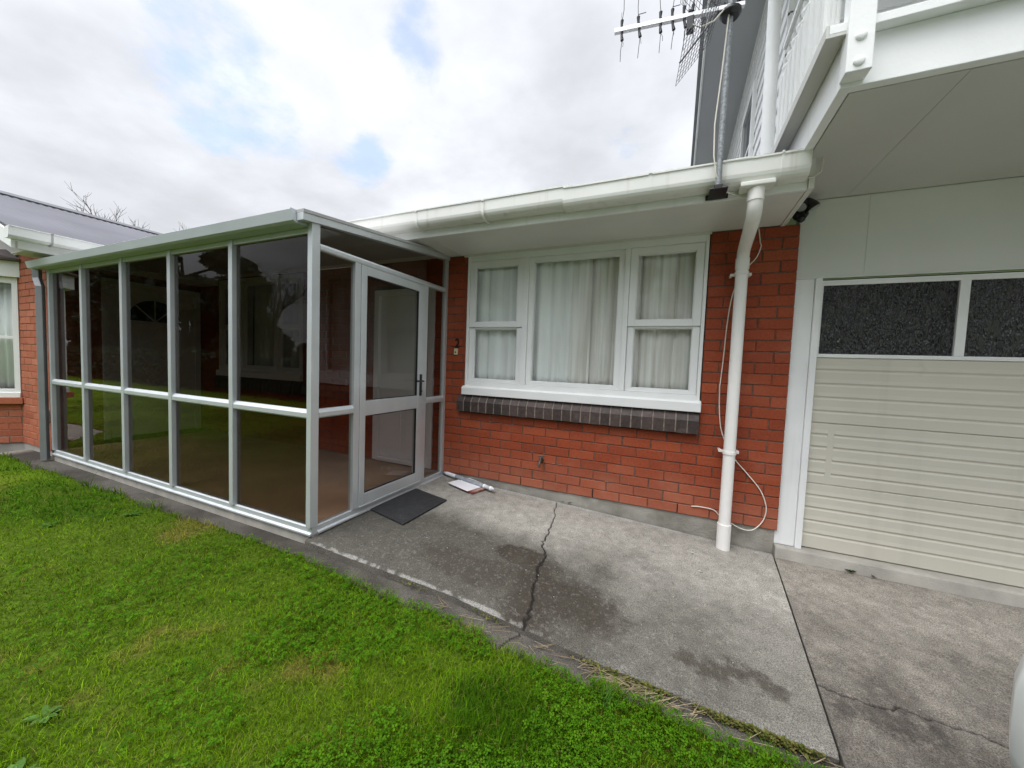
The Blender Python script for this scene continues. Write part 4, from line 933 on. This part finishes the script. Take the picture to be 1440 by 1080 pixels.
# clover
x, y, r_ = sample(120000, .8, 9)
de = edge(x)+wob(x)-y; cl = fbm(x, y, 2.4, 3, 61)
keep = RNG.uniform(0, 1, len(x)) < (.72*ss(.46, .60, cl + .16*ss(.75, .05, de)*ss(-2.6, -.6, x) - .02)) * np.clip(.25+1.3*ss(1.3, .0, de), 0, 1)
x, y, r_ = x[keep], y[keep], r_[keep]; n = len(x)
hh = RNG.uniform(.016, .046, n); z = lz(x, y)+hh; a0 = RNG.uniform(0, 2*PI, n); R_ = RNG.uniform(.0055, .0105, n)*(1+.06*r_); tl = RNG.uniform(-.5, .5, (n, 2))
Vs, Cs = [], []
cc = lerp((.035, .105, .004), (.085, .195, .008), RNG.uniform(0, 1, n))
for kk in range(3):
    a = a0+kk*2*PI/3+RNG.uniform(-.2, .2, n)
    for rr, da, up in ((.08, 0, 0), (.62, -.62, .22), (1.12, -.33, .18), (1.02, 0, -.02), (1.12, .33, .18), (.62, .62, .22)):
        px_, py_ = R_*rr*np.cos(a+da), R_*rr*np.sin(a+da)
        Vs.append(rows(x+px_, y+py_, z+up*R_+px_*tl[:, 0]+py_*tl[:, 1])); Cs.append(cc*(.8 if rr < .5 else 1.))
Vc = np.concatenate(Vs); Cc = np.concatenate(Cs); i = np.arange(n); Qs = []
for kk in range(3):
    o6 = kk*6; g6 = lambda j: i+(o6+j)*n
    Qs += [rows(g6(0), g6(1), g6(2), g6(3)), rows(g6(0), g6(3), g6(4), g6(5))]
M['leaf'] = colmat('clover_leaf', .65, trans=.28, spec=.03)
co = np_mesh('clover_undergrowth', Vc, quads=np.concatenate(Qs), mat=M['leaf'], col=Cc); co['kind'] = 'stuff'; co['label'] = 'dark green clover crowding the lawn edge by the concrete'
# moss, straw and litter caught under the patio edge
n = 5200; x = RNG.uniform(-1.2, 1.0, n); keep = RNG.uniform(0, 1, n) < np.clip(ss(-.1, .9, x)*1.0+.05, 0, 1)*ss(.35, .6, fbm(x, x*0, 6, 3, 71)); x = x[keep]; n = len(x)
y = -1.665 - np.abs(RNG.normal(0, .010, n)); zc = zp(x, -1.62+0*x)-RNG.uniform(.0, .03, n); a = RNG.uniform(0, 2*PI, n); s_ = RNG.uniform(.003, .008, n)
V = np.concatenate([rows(x+s_*np.cos(a+q_), y+s_*np.sin(a+q_), zc+s_*.5*np.sin(2*a+q_*1.3)) for q_ in (0, 1.5, 3.0, 4.6)]); i = np.arange(n)
cc = lerp((.06, .085, .015), (.17, .15, .05), RNG.uniform(0, 1, n))
mo = np_mesh('moss', V, quads=rows(i, i+n, i+2*n, i+3*n), mat=M['leaf'], col=np.tile(cc, (4, 1))); mo['kind'] = 'stuff'; mo['label'] = 'green moss lining the patio edge'
n = 190; x = np.concatenate([RNG.normal(.27, .13, 110), RNG.uniform(-.9, 1.0, 80)]); y = np.where(np.arange(n) < 110, RNG.normal(-1.69, .018, n), RNG.uniform(-1.76, -1.67, n)); zc = zs(x)+RNG.uniform(.006, .022, n); a = RNG.normal(.1, .5, n); l_ = RNG.uniform(.015, .06, n); ww = RNG.uniform(.0008, .0016, n)
V = np.concatenate([rows(x+l_*np.cos(a)*s1-ww*np.sin(a)*s2, y+l_*np.sin(a)*s1+ww*np.cos(a)*s2, zc+.006*s1) for s1, s2 in ((-1, -1), (1, -1), (1, 1), (-1, 1))]); i = np.arange(n)
li = np_mesh('straw_litter', V, quads=rows(i, i+n, i+2*n, i+3*n), mat=M['leaf'], col=np.tile(lerp((.20, .15, .09), (.36, .30, .20), RNG.uniform(0, 1, n)), (4, 1))); li['kind'] = 'stuff'; li['label'] = 'dry straw litter on the strip beside the patio'
# pale specks lying on the slab
n = 80; x = np.concatenate([RNG.normal(.52, .16, 30), RNG.uniform(-1.5, 2.2, 50)]); y = np.concatenate([RNG.normal(-.40, .10, 30), RNG.uniform(-1.5, -.08, 50)]); s_ = RNG.uniform(.0015, .004, n); s_[:3] = .011; a = RNG.uniform(0, 2*PI, n); zc = zp(x, y)+.006
V = np.concatenate([rows(x+s_*np.cos(a+q_)*1.4, y+s_*np.sin(a+q_), zc+0*x) for q_ in (0, 1.7, 3.1, 4.4)] + [rows(x, y, zc-.008)]); i = np.arange(n)
fl = np_mesh('paint_flake_litter', V, quads=rows(i, i+n, i+2*n, i+3*n), tris=np.concatenate([rows(i, i+n, i+4*n), rows(i+n, i+2*n, i+4*n), rows(i+2*n, i+3*n, i+4*n), rows(i+3*n, i, i+4*n)]), mat=M['leaf'], col=np.tile(np.array((.55, .54, .50)), (5*n, 1))); fl['kind'] = 'stuff'; fl['label'] = 'pale paint flakes scattered over the concrete'
# weeds with broad leaves
def rosette(x, y, z, s, nl, seed, label, name='broadleaf_weed', cat='weed', flat=.35, colr=(.06, .14, .03), group=None):
    r = random.Random(seed); V = []; Q = []; C = []
    for k in range(nl):
        a = 2*PI*k/nl+r.uniform(-.3, .3); L = s*r.uniform(.6, 1.1); wdt = L*r.uniform(.13, .22); t = flat*r.uniform(.5, 1.5); c = r.uniform(.75, 1.3); b0 = len(V)
        for u_, wv in ((.02, .12), (.25, .7), (.55, 1.), (.82, .65), (1., .06)):
            zz = z+L*(u_*t-.45*u_*u_*t)+.004
            for sgn, up in ((-1, .25), (0, 0), (1, .25)):
                V.append((x+math.cos(a)*L*u_-math.sin(a)*wdt*wv*sgn, y+math.sin(a)*L*u_+math.cos(a)*wdt*wv*sgn, zz+up*wdt*wv)); C.append([q_*c for q_ in colr])
        for i_ in range(4):
            for j_ in range(2): Q.append((b0+i_*3+j_, b0+i_*3+j_+1, b0+(i_+1)*3+j_+1, b0+(i_+1)*3+j_))
    o = np_mesh(name, V, quads=np.array(Q), mat=M['leaf'], col=np.array(C), smooth=True, org=(x, y, z))
    return tag(o, label, cat, group)
def lawnz(x, y): return float(lz(np.array([x]), np.array([y]))[0])
for (x, y, s, nl, sd, lb) in ((-1.66, -2.90, .050, 14, 1, 'pale plantain rosette low in the lawn near the left bottom corner'), (-3.62, -1.93, .07, 9, 2, 'dark broadleaf weed in the lawn near the porch base'), (-3.86, -2.30, .06, 8, 3, 'small weed rosette far out on the lawn'), (-1.44, -3.02, .065, 8, 4, 'green rosette at the very bottom left of the lawn')):
    rosette(x, y, lawnz(x, y), s, nl, sd, lb, colr=(.085, .165, .035) if sd in (1, 4) else (.05, .12, .02))
rosette(1.576, -.058, -.188, .035, 12, 6, 'small green weed in the joint under the garage door', flat=.9, colr=(.05, .085, .025))
rosette(1.70, -.066, -.188, .022, 8, 7, 'tiny brown weed right of the green one under the garage door', flat=.9, colr=(.07, .055, .03))
rosette(-.50, -.012, -.10, .026, 9, 8, 'small brownish weed at the foot of the brick wall', flat=1., colr=(.08, .085, .03))
rosette(-.565, -.012, -.098, .018, 7, 9, 'tiny green weed left of the brownish one at the wall foot', flat=1., colr=(.06, .09, .03))
# tall grass tufts at the edge
def tuft(x, y, s, nb, seed, label):
    r = random.Random(seed); V = []; Q = []; C = []; z = lawnz(x, y)
    for k in range(nb):
        a = r.uniform(0, 2*PI); L = s*r.uniform(.5, 1.1); le = r.uniform(.2, .9); w_ = .0022; bx_, by_ = x+r.gauss(0, .018), y+r.gauss(0, .018); c = r.uniform(.7, 1.3); b0 = len(V)
        for u_ in (0, .4, .75, 1.):
            q_ = w_*(1-u_*.9); px_, py_, pz_ = bx_+math.cos(a)*L*le*u_*u_, by_+math.sin(a)*L*le*u_*u_, z+L*(u_-.3*le*u_*u_)
            V += [(px_-math.sin(a)*q_, py_+math.cos(a)*q_, pz_), (px_+math.sin(a)*q_, py_-math.cos(a)*q_, pz_)]; C += [[.065*c, .15*c, .022*c]]*2
        for i_ in range(3): Q.append((b0+2*i_, b0+2*i_+1, b0+2*i_+3, b0+2*i_+2))
    return tag(np_mesh('grass_tuft', V, quads=np.array(Q), mat=M['blade'], col=np.array(C), org=(x, y, z)), label, 'grass tuft')
tuft(.16, -1.85, .10, 46, 1, 'tall grass tuft leaning over the concrete strip at the middle of the lawn edge')
tuft(.60, -1.87, .075, 26, 2, 'thin grass tuft at the lawn edge nearest the driveway')
tuft(-4.1, -1.87, .08, 30, 3, 'low grass tuft beside the porch base')

# ================================================================== DOORMAT AND MAIL
m = MB(); A_ = [(-1.930, -1.075), (-1.515, -1.150), (-1.497, -.572), (-1.905, -.500)]
def mz(x, y): return float(zp(np.array([x]), np.array([y]))[0])+.004
m.add([(x, y, mz(x, y)) for x, y in A_]+[(x, y, mz(x, y)+.012) for x, y in A_], [(3,2,1,0), (4,5,6,7), (0,1,5,4), (1,2,6,5), (2,3,7,6), (3,0,4,7)])
tag(m.build('doormat', M['mat'], None, .003), 'black rubber doormat lying on the concrete outside the porch door', 'doormat')
def slab(name, mat, c, sx, sy, ang, z0, t, label, cat, lift=0):
    m = MB(); ca, sa = math.cos(ang), math.sin(ang)
    v = []
    for dz in (0, t):
        for a, b_ in ((-1, -1), (1, -1), (1, 1), (-1, 1)):
            x = c[0]+a*sx/2*ca-b_*sy/2*sa; y = c[1]+a*sx/2*sa+b_*sy/2*ca; v.append((x, y, mz(x, y)+z0+dz+lift*(a+1)/2))
    m.add(v, [(3,2,1,0), (4,5,6,7), (0,1,5,4), (1,2,6,5), (2,3,7,6), (3,0,4,7)])
    return tag(m.build(name, mat, None, min(.004, t*.4)), label, cat)
slab('magazine', M['magazine'], (-1.49, -.165), .30, .22, -.30, .002, .018, 'wrapped dark red magazine lying under the white papers by the wall', 'magazine')
lf = slab('leaflet', M['paper'], (-1.555, -.20), .30, .15, -.30, .0215, .002, 'white printed leaflet in front of the rolled newspaper', 'leaflet')
lg = slab('leaflet', M['paper'], (-1.50, -.075), .27, .12, -.30, .0215, .002, 'white paper sheet between the rolled newspaper and the wall', 'leaflet')
rl = thing('rolled_newspaper', 'long rolled newspaper in clear wrap with white ends beside the wall', 'newspaper', (-1.55, -.12, -.05))
P0, P1 = Vector((-1.90, -.012, mz(-1.9, -.01)+.035)), Vector((-1.235, -.165, mz(-1.235, -.165)+.040))
def pt(t): return P0+(P1-P0)*t
m = MB(); m.tube([pt(.25), pt(.30), pt(.83)], [.019, .021, .021], 14); m.build('paper_roll', M['news'], rl)
m = MB(); m.tube([pt(.03), pt(.05), pt(.249)], [.015, .018, .021], 14); m.build('paper_roll', M['paper'], rl)
for a, b_ in ((.8301, .86), (.955, .985)):
    m = MB(); m.tube([pt(a), pt(b_)], .022, 14); m.build('label_band', M['paper'], rl)
for a, b_, ra, rb in ((.8601, .9549, .020, .020), (.9851, 1.03, .018, .010), (-.02, .0299, .009, .014)):
    m = MB(); m.tube([pt(a), pt(b_)], [ra, rb], 14); m.build('wrap', M['plastic'], rl)

# ================================================================== PARKED CAR (only its front corner is in the photograph)
CG = -.262
car = thing('parked_car', 'white car parked on the driveway, only its front corner showing at the right edge', 'car', (2.12, -3.7, CG))
CX, CY = 2.070, -1.70
def body(mb, st):
    n = 0; V = []
    for (y, hw, zb, zt) in st:
        H_ = zt-zb
        half = [(.90*hw, zb), (.985*hw, zb+.09*H_), (hw, zb+.28*H_), (hw, zb+.62*H_), (.975*hw, zb+.82*H_), (.90*hw, zb+.95*H_), (.70*hw, zt), (.35*hw, zt+.012)]
        ring = [(CX-a, CY+y, CG+b) for a, b in half] + [(CX+a, CY+y, CG+b) for a, b in half[::-1]]
        n = len(ring); V += ring
    F = [(i*n+j, i*n+(j+1) % n, (i+1)*n+(j+1) % n, (i+1)*n+j) for i in range(len(st)-1) for j in range(n)]
    F += [tuple(range(n))[::-1], tuple(range((len(st)-1)*n, len(st)*n))]
    mb.add(V, F, smooth=True)
m = MB(); body(m, [(.0, .50, .40, .66), (-.04, .62, .36, .72), (-.12, .745, .345, .77), (-.26, .825, .34, .82), (-.5, .858, .30, .87), (-1.0, .868, .26, .93), (-1.6, .870, .24, .96), (-3.0, .870, .24, .98), (-3.7, .862, .26, .98), (-4.0, .83, .30, .96), (-4.15, .74, .34, .90), (-4.2, .6, .38, .80)])
cb_ = m.build('body', M['carpaint'], car)
m = MB(); V = []
for y, z, hw in ((-1.02, .91, .70), (-1.75, 1.40, .60), (-2.3, 1.46, .60), (-3.2, 1.42, .58), (-3.95, .97, .66)): V += [(CX-hw, CY+y, CG+z), (CX+hw, CY+y, CG+z)]
F = [(0, 1, 3, 2), (2, 3, 5, 4), (4, 5, 7, 6), (6, 7, 9, 8)]
lo = [(CX-.80, CY-1.02, CG+.90), (CX+.80, CY-1.02, CG+.90), (CX-.80, CY-3.95, CG+.95), (CX+.80, CY-3.95, CG+.95)]
V += lo; F += [(10, 0, 2, 4, 6, 8, 12), (13, 9, 7, 5, 3, 1, 11), (0, 10, 11, 1), (8, 9, 13, 12), (10, 12, 13, 11)]
m.add(V, F); m.build('cabin', M['carglass'], car, .03)
m = MB(); m.add([(CX+a*hw, CY+y, CG+z+dz) for dz in (.002, .03) for y, z, hw in ((-1.72, 1.40, .585), (-2.3, 1.465, .60), (-3.25, 1.42, .58)) for a in (-1, 1)], [(0,1,3,2), (2,3,5,4), (7,6,8,9), (9,8,10,11), (0,6,7,1), (4,5,11,10), (0,2,8,6), (2,4,10,8), (1,7,9,3), (3,9,11,5)]); m.build('roof', M['carpaint'], car, .012)
for sx in (-1, 1):
    for y in (-.80, -3.38):
        m = MB(); x = CX+sx*.80
        m.lathe([(.20, -.10), (.285, -.10), (.305, -.07), (.308, .0), (.305, .07), (.285, .10), (.20, .10)], (x, CY+y, CG+.308), 'x', 28); wh = m.build('wheel', M['tyre'], car)
        m = MB(); m.lathe([(.19, -.06), (.198, .03), (.205, .102), (.195, .104), (.18, .07), (.05, .085), (.03, .09)] if sx > 0 else [(.19, .06), (.198, -.03), (.205, -.102), (.195, -.104), (.18, -.07), (.05, -.085), (.03, -.09)], (x, CY+y, CG+.308), 'x', 24); m.build('rim', M['rim'], wh)
        m = MB(); m.lathe([(.345, -.05), (.345, .05)], (CX+sx*.826, CY+y, CG+.33), 'x', 28); m.build('wheel_arch', M['tyre'], car)
    m = MB(); m.lathe([(.0, .05), (.06, .045), (.085, .02), (.09, -.04)], (CX+sx*.60, CY-.155, CG+.60), 'y', 16); m.build('headlight', M['lens'], car)
    m = MB(); m.box(CX+sx*.66-.09, CX+sx*.66+.09, CY-4.19, CY-4.08, CG+.62, CG+.80); m.build('tail_light', M['lampred'], car, .02)
    m = MB(); m.lathe([(.02, -.11), (.065, -.08), (.075, .02), (.05, .08)], (CX+sx*.96, CY-1.32, CG+1.0), 'x', 14); m.build('mirror', M['carpaint'], car)
m = MB(); m.box(CX-.72, CX+.72, CY-4.0, CY-.16, CG+.19, CG+.36); m.build('underbody', M['black'], car, .02)
m = MB(); m.box(CX-.45, CX+.45, CY-.06, CY+.012, CG+.30, CG+.42); m.build('grille', M['black'], car, .02)

# ================================================================== TREES, SEEN OVER THE WING AND MIRRORED IN THE GLASS
def branch_mesh(mb, p, d, L, r0, depth, rnd, spread=.55):
    n = 5; pts = [p]; q = Vector(p); dd = Vector(d)
    for i in range(n):
        dd = (dd + Vector((rnd.gauss(0, .10), rnd.gauss(0, .10), rnd.gauss(.03, .08)))).normalized(); q = q + dd*L/n; pts.append(q.copy())
    mb.tube(pts, [r0*(1-.55*i/n) for i in range(n+1)], 5 if depth < 2 else 4, cap=False)
    if depth >= 4: return
    for k in range(4 if depth < 2 else 3):
        t = rnd.uniform(.35, 1.0); i = min(int(t*n), n-1); b = pts[i].lerp(pts[i+1], t*n-i)
        a = Vector((rnd.gauss(0, 1), rnd.gauss(0, 1), rnd.gauss(.3, .6))).normalized()
        branch_mesh(mb, b, (dd*.75 + a*spread).normalized(), L*rnd.uniform(.5, .72), max(r0*.45, .006), depth+1, rnd, spread)
def bare_tree(x, y, z, H_, seed, label, group=None, sp=.55):
    t = thing('bare_tree', label, 'tree', (x, y, z), group); rnd = random.Random(seed)
    m = MB(); m.tube([(x, y, z), (x+.05, y, z+H_*.18), (x, y+.05, z+H_*.36)], [H_*.017, H_*.014, H_*.012], 8); m.build('trunk', M['bark'], t)
    m = MB()
    for k in range(5):
        a = 2*PI*k/5+rnd.uniform(-.4, .4); branch_mesh(m, Vector((x, y+.05*0, z+H_*rnd.uniform(.28, .36))), Vector((.55*math.cos(a), .55*math.sin(a), 1)).normalized(), H_*.34, H_*.013, 0, rnd, sp)
    m.build('branches', M['bark'], t, fix=False)
bare_tree(-19.4, 4.0, -.3, 7.05, 5, 'leafless tree whose bare twigs rise behind the grey wing roof', sp=.5)
M['treeleaf'] = colmat('tree_leaf', .6, trans=.2, spec=.3)
def tree(x, y, z, H_, R_, seed, label, name='leafy_tree', cat='tree', nl=9000, c0=(.022, .042, .012), c1=(.05, .085, .022), low=.25, ls=.10):
    t = thing(name, label, cat, (x, y, z)); r = np.random.default_rng(seed)
    m = MB(); m.tube([(x, y, z-.2), (x+.1, y, z+H_*.35), (x, y+.1, z+H_*.8)], [H_*.03, H_*.022, H_*.006], 8)
    for k in range(7):
        a = 2*PI*k/7; h0 = z+H_*(.25+.07*k); m.tube([(x, y, h0), (x+R_*.5*math.cos(a), y+R_*.5*math.sin(a), h0+H_*.12), (x+R_*.8*math.cos(a), y+R_*.8*math.sin(a), h0+H_*.16)], [H_*.010, H_*.007, .01], 6)
    m.build('trunk', M['bark'], t)
    nb = 46; u = r.uniform(0, 1, nb); a = r.uniform(0, 2*PI, nb); rad = R_*np.sqrt(r.uniform(.1, 1, nb))*(1-.62*np.clip(u-.25, 0, 1)**1.3)
    c = rows(x+rad*np.cos(a), y+rad*np.sin(a), z+H_*(low+(1-low)*u)); br = R_*r.uniform(.20, .36, nb)*(1-.35*u)
    k = r.integers(0, nb, nl); d = r.normal(0, 1, (nl, 3)); d /= np.linalg.norm(d, axis=1)[:, None]; d *= (r.uniform(.2, 1, nl)**.5)[:, None]
    P = c[k]+d*br[k][:, None]*np.array((1, 1, .8)); s = r.uniform(.5, 1.3, nl)*ls
    e1 = r.normal(0, 1, (nl, 3)); e1 /= np.linalg.norm(e1, axis=1)[:, None]; e2 = np.cross(e1, r.normal(0, 1, (nl, 3))); e2 /= np.linalg.norm(e2, axis=1)[:, None]
    V = np.concatenate([P-e1*s[:, None], P-e2*s[:, None]*.45, P+e1*s[:, None], P+e2*s[:, None]*.45]); i = np.arange(nl)
    cc = lerp(c0, c1, np.clip(r.uniform(0, 1, nl)*.7+.3*r.uniform(0, 1, nb)[k], 0, 1))
    np_mesh('crown', V, quads=rows(i, i+nl, i+2*nl, i+3*nl), mat=M['treeleaf'], col=np.tile(cc, (4, 1)), parent=t, org=(x, y, z))
for a in ((-27.2, -12.5, 9.0, 4.2, 1, 'tall dense evergreen mirrored behind the bare tree in the porch glass'), (-33, -13, 8.6, 4.2, 2, 'broad dense evergreen mirrored in the middle porch panes'), (-43, -14, 13, 5.5, 9, 'tallest dense evergreen mirrored in the leftmost porch panes')):
    tree(a[0], a[1], -.3, a[2], a[3], a[4], a[5], name='evergreen_tree', nl=22000, low=.03, ls=.30, c0=(.012, .022, .008), c1=(.03, .05, .016))
tree(-19.6, -12.0, -.3, 2.9, 1.9, 3, 'rounded bush mirrored below the bare tree in the porch glass', name='garden_bush', cat='bush', nl=14000, low=.05, ls=.2, c0=(.012, .022, .008), c1=(.03, .05, .016))
tree(-15.4, -12.6, -.3, 1.9, 1.7, 6, 'low bush mirrored beside the porch corner post', name='garden_bush', cat='bush', nl=12000, low=.05, ls=.2, c0=(.012, .022, .008), c1=(.03, .05, .016))
tree(-1.4, -12.6, -.3, 5.6, 2.0, 4, 'leafy tree mirrored in the middle of the white window', c0=(.03, .05, .014), c1=(.075, .11, .03), ls=.12, low=.1, nl=14000)
tree(1.8, -12.2, -.3, 6.2, 2.2, 5, 'leafy tree mirrored in the right light of the white window', c0=(.03, .05, .014), c1=(.075, .11, .03), ls=.12, low=.1, nl=14000)
bare_tree(-17.4, -11.2, -.3, 6.3, 8, 'leafless tree mirrored in the last porch pane before the corner', sp=.7)
nl = 26000; hx = RNG.uniform(-34, -8.2, nl); top = 1.35+.35*fbm(hx, hx*0, .8, 3, 91); hz = -.3+top*RNG.uniform(0, 1, nl)**.8; hy = -7.9+RNG.normal(0, .33, nl)*(1-.3*hz)  # hedge row added to darken the mirrored lawn, after foliage glimpsed there
e1 = RNG.normal(0, 1, (nl, 3)); e1 /= np.linalg.norm(e1, axis=1)[:, None]; e2 = np.cross(e1, RNG.normal(0, 1, (nl, 3))); e2 /= np.linalg.norm(e2, axis=1)[:, None]
P = rows(hx, hy, hz); hs = RNG.uniform(.06, .16, nl)[:, None]; i = np.arange(nl)
tag(np_mesh('added_hedge', np.concatenate([P-e1*hs, P-e2*hs*.45, P+e1*hs, P+e2*hs*.45]), quads=rows(i, i+nl, i+2*nl, i+3*nl), mat=M['treeleaf'], col=np.tile(lerp((.012, .024, .008), (.035, .06, .016), RNG.uniform(0, 1, nl)), (4, 1)), org=(-21, -7.9, -.3)), 'low dark hedge added across the lawn to darken its mirror image in the porch panes', 'hedge')
nb_ = thing('neighbour_house', 'grey roofed neighbouring house across the lawn mirrored in the white window', 'house', (-7.5, -14, -.3))
m = MB(); m.box(-12.5, -4.0, -18, -12, -.3, 2.5); m.build('wall', M['brick_far'], nb_)
m = MB(); m.prism([(-12.6, 2.45), (-12.6, 2.62), (-15, 4.9), (-17.9, 2.62), (-17.9, 2.45)][::1], 'x', -13, -3.5); m.prism([(-11.4, 2.5), (-8.2, 5.2), (-5.0, 2.5)], 'y', -14.9, -11.5); m.build('roof', M['roof_dark'], nb_)
m = MB(); m.box(-10.0, -7.0, -11.99, -11.94, .7, 2.1); wn_ = m.build('window', M['white_frame'], nb_)
m = MB(); m.box(-9.9, -7.1, -11.939, -11.93, .8, 2.0); m.build('pane', M['carglass'], wn_)
m = MB()
for i in range(60): m.box(-30+i*.62, -30+i*.62+.60, -18.6, -18.57, -.3, 1.55+.012*math.sin(i*7.))
for z in (.1, 1.2): m.box(-30, 7.2, -18.65, -18.605, z, z+.09)
tag(m.build('board_fence', pm('fence_board', (.16, .13, .10), .85, var=(5, .3))), 'long brown board fence at the far side of the lawn', 'fence')

# ================================================================== CAMERA, LIGHT, SKY
Rm = ((.9141047154420843, .4037690697328738, .03719015371789042), (.055740059790728394, -.03428150303631214, -.9978566150926176), (-.40162870283513935, .9142184185831007, -.053842995666496266))
cd = bpy.data.cameras.new('camera'); cam = bpy.data.objects.new('camera', cd); COL.objects.link(cam)
cd.sensor_width = 36; cd.sensor_fit = 'HORIZONTAL'; cd.lens = 520.604897/1440*36; cd.clip_start = .05; cd.clip_end = 1500
r_, dn, fw = (Vector(v) for v in Rm)
mw = Matrix((( r_.x, -dn.x, -fw.x, .35363546), (r_.y, -dn.y, -fw.y, -3.40018996), (r_.z, -dn.z, -fw.z, 1.20776236), (0, 0, 0, 1)))
cam.matrix_world = mw; scn.camera = cam

SUN_EL, SUN_AZ = math.radians(66), math.radians(205)       # azimuth from +y towards +x: behind the photographer
sdir = Vector((math.sin(SUN_AZ)*math.cos(SUN_EL), math.cos(SUN_AZ)*math.cos(SUN_EL), math.sin(SUN_EL)))
ld = bpy.data.lights.new('sun', 'SUN'); ld.energy = 1.5; ld.angle = math.radians(28); ld.color = (1, .965, .92)
so = bpy.data.objects.new('sun', ld); COL.objects.link(so); so.rotation_euler = (-sdir).to_track_quat('-Z', 'Y').to_euler(); so.location = (0, -8, 12)
wo = bpy.data.worlds.new('World'); scn.world = wo; wo.use_nodes = True; t = wo.node_tree; t.nodes.clear()
out = N(t, 'ShaderNodeOutputWorld'); bg = N(t, 'ShaderNodeBackground'); bg.inputs[1].default_value = .10; t.links.new(bg.outputs[0], out.inputs[0])
sk = N(t, 'ShaderNodeTexSky', sky_type='NISHITA'); sk.sun_disc = False; sk.sun_elevation = SUN_EL; sk.sun_rotation = SUN_AZ; sk.air_density = 1.0; sk.dust_density = 1.5
tc = N(t, 'ShaderNodeTexCoord')
def L_(a, b): t.links.new(a, b)
def MR(src, a, b, c, d, clamp=True, smooth=True):
    n = N(t, 'ShaderNodeMapRange'); n.clamp = clamp
    if smooth: n.interpolation_type = 'SMOOTHSTEP'
    for i_, v in zip((1, 2, 3, 4), (a, b, c, d)): n.inputs[i_].default_value = v
    L_(src, n.inputs[0]); return n.outputs[0]
def MATH(op, a, b):
    n = N(t, 'ShaderNodeMath', operation=op)
    for i_, v in enumerate((a, b)):
        if isinstance(v, (int, float)): n.inputs[i_].default_value = v
        else: L_(v, n.inputs[i_])
    return n.outputs[0]
gen = tc.outputs['Generated']
sep = N(t, 'ShaderNodeSeparateXYZ'); L_(gen, sep.inputs[0])
zz = MATH('ADD', MATH('MAXIMUM', sep.outputs[2], 0.), .22)
cx_ = MATH('DIVIDE', sep.outputs[0], zz); cy_ = MATH('DIVIDE', sep.outputs[1], zz)
cmb = N(t, 'ShaderNodeCombineXYZ'); L_(cx_, cmb.inputs[0]); L_(cy_, cmb.inputs[1])
def NO(scale, det, rough, off):
    mp = N(t, 'ShaderNodeMapping'); mp.inputs['Location'].default_value = off; L_(cmb.outputs[0], mp.inputs[0])
    n = N(t, 'ShaderNodeTexNoise'); n.inputs['Scale'].default_value = scale; n.inputs['Detail'].default_value = det; n.inputs['Roughness'].default_value = rough; L_(mp.outputs[0], n.inputs['Vector']); return n.outputs[0]
na = NO(3.4, 9, .6, (2.3, .7, 0)); nb2 = NO(1.1, 6, .5, (4.1, 2.2, 0)); ncl = NO(4.5, 7, .55, (1.3, 7.7, 0))
def dirpx(u, v):
    return (r_*((u-720)/520.605)+dn*((v-540)/520.605)+fw).normalized()
gaps = None
for (u, v, c_) in ((348, 142, .988), (318, 100, .991), (262, 48, .993), (588, 42, .997), (515, 232, .997)):
    d = N(t, 'ShaderNodeVectorMath', operation='DOT_PRODUCT'); L_(gen, d.inputs[0]); d.inputs[1].default_value = dirpx(u, v)
    g_ = MR(d.outputs['Value'], c_, 1., 0, 1)
    gaps = g_ if gaps is None else MATH('MAXIMUM', gaps, g_)
hole = MR(MATH('ADD', MATH('MULTIPLY', gaps, .60), MATH('MULTIPLY', MATH('SUBTRACT', na, .5), 2.6)), .28, .86, 0, 1)
sd_ = N(t, 'ShaderNodeVectorMath', operation='DOT_PRODUCT'); L_(gen, sd_.inputs[0]); sd_.inputs[1].default_value = sdir
boost = MR(sd_.outputs['Value'], .45, .98, 1.0, 3.2)
shade = MATH('MULTIPLY', MR(nb2, .36, .64, .80, 1.04), MR(ncl, .32, .68, .93, 1.05))
back = MR(sep.outputs[1], -.75, .05, 1, 0); low = MR(sep.outputs[2], .15, .72, 1, 0)
dim = MATH('SUBTRACT', 1., MATH('MULTIPLY', MATH('MULTIPLY', back, low), .48)); zen = MR(sep.outputs[2], .62, .98, 1., 1.75)
lum = MATH('MULTIPLY', MATH('MULTIPLY', MATH('MULTIPLY', shade, MATH('MULTIPLY', dim, zen)), boost), 8.5)
cloud = N(t, 'ShaderNodeVectorMath', operation='SCALE'); cloud.inputs[0].default_value = (.945, .975, 1.035); L_(lum, cloud.inputs['Scale'])
blue = N(t, 'ShaderNodeVectorMath', operation='SCALE'); L_(sk.outputs[0], blue.inputs[0]); blue.inputs['Scale'].default_value = 2.7
mx = N(t, 'ShaderNodeMix', data_type='RGBA'); L_(MATH('MULTIPLY', hole, .58), mx.inputs[0]); L_(cloud.outputs[0], mx.inputs[6]); L_(blue.outputs[0], mx.inputs[7]); L_(mx.outputs[2], bg.inputs[0])

scn.view_settings.view_transform = 'Standard'; scn.view_settings.look = 'None'; scn.view_settings.exposure = .27; scn.view_settings.gamma = 1
scn.render.engine = 'CYCLES'
scn.cycles.max_bounces = 10; scn.cycles.diffuse_bounces = 5; scn.cycles.transparent_max_bounces = 24; scn.cycles.caustics_reflective = False; scn.cycles.caustics_refractive = False
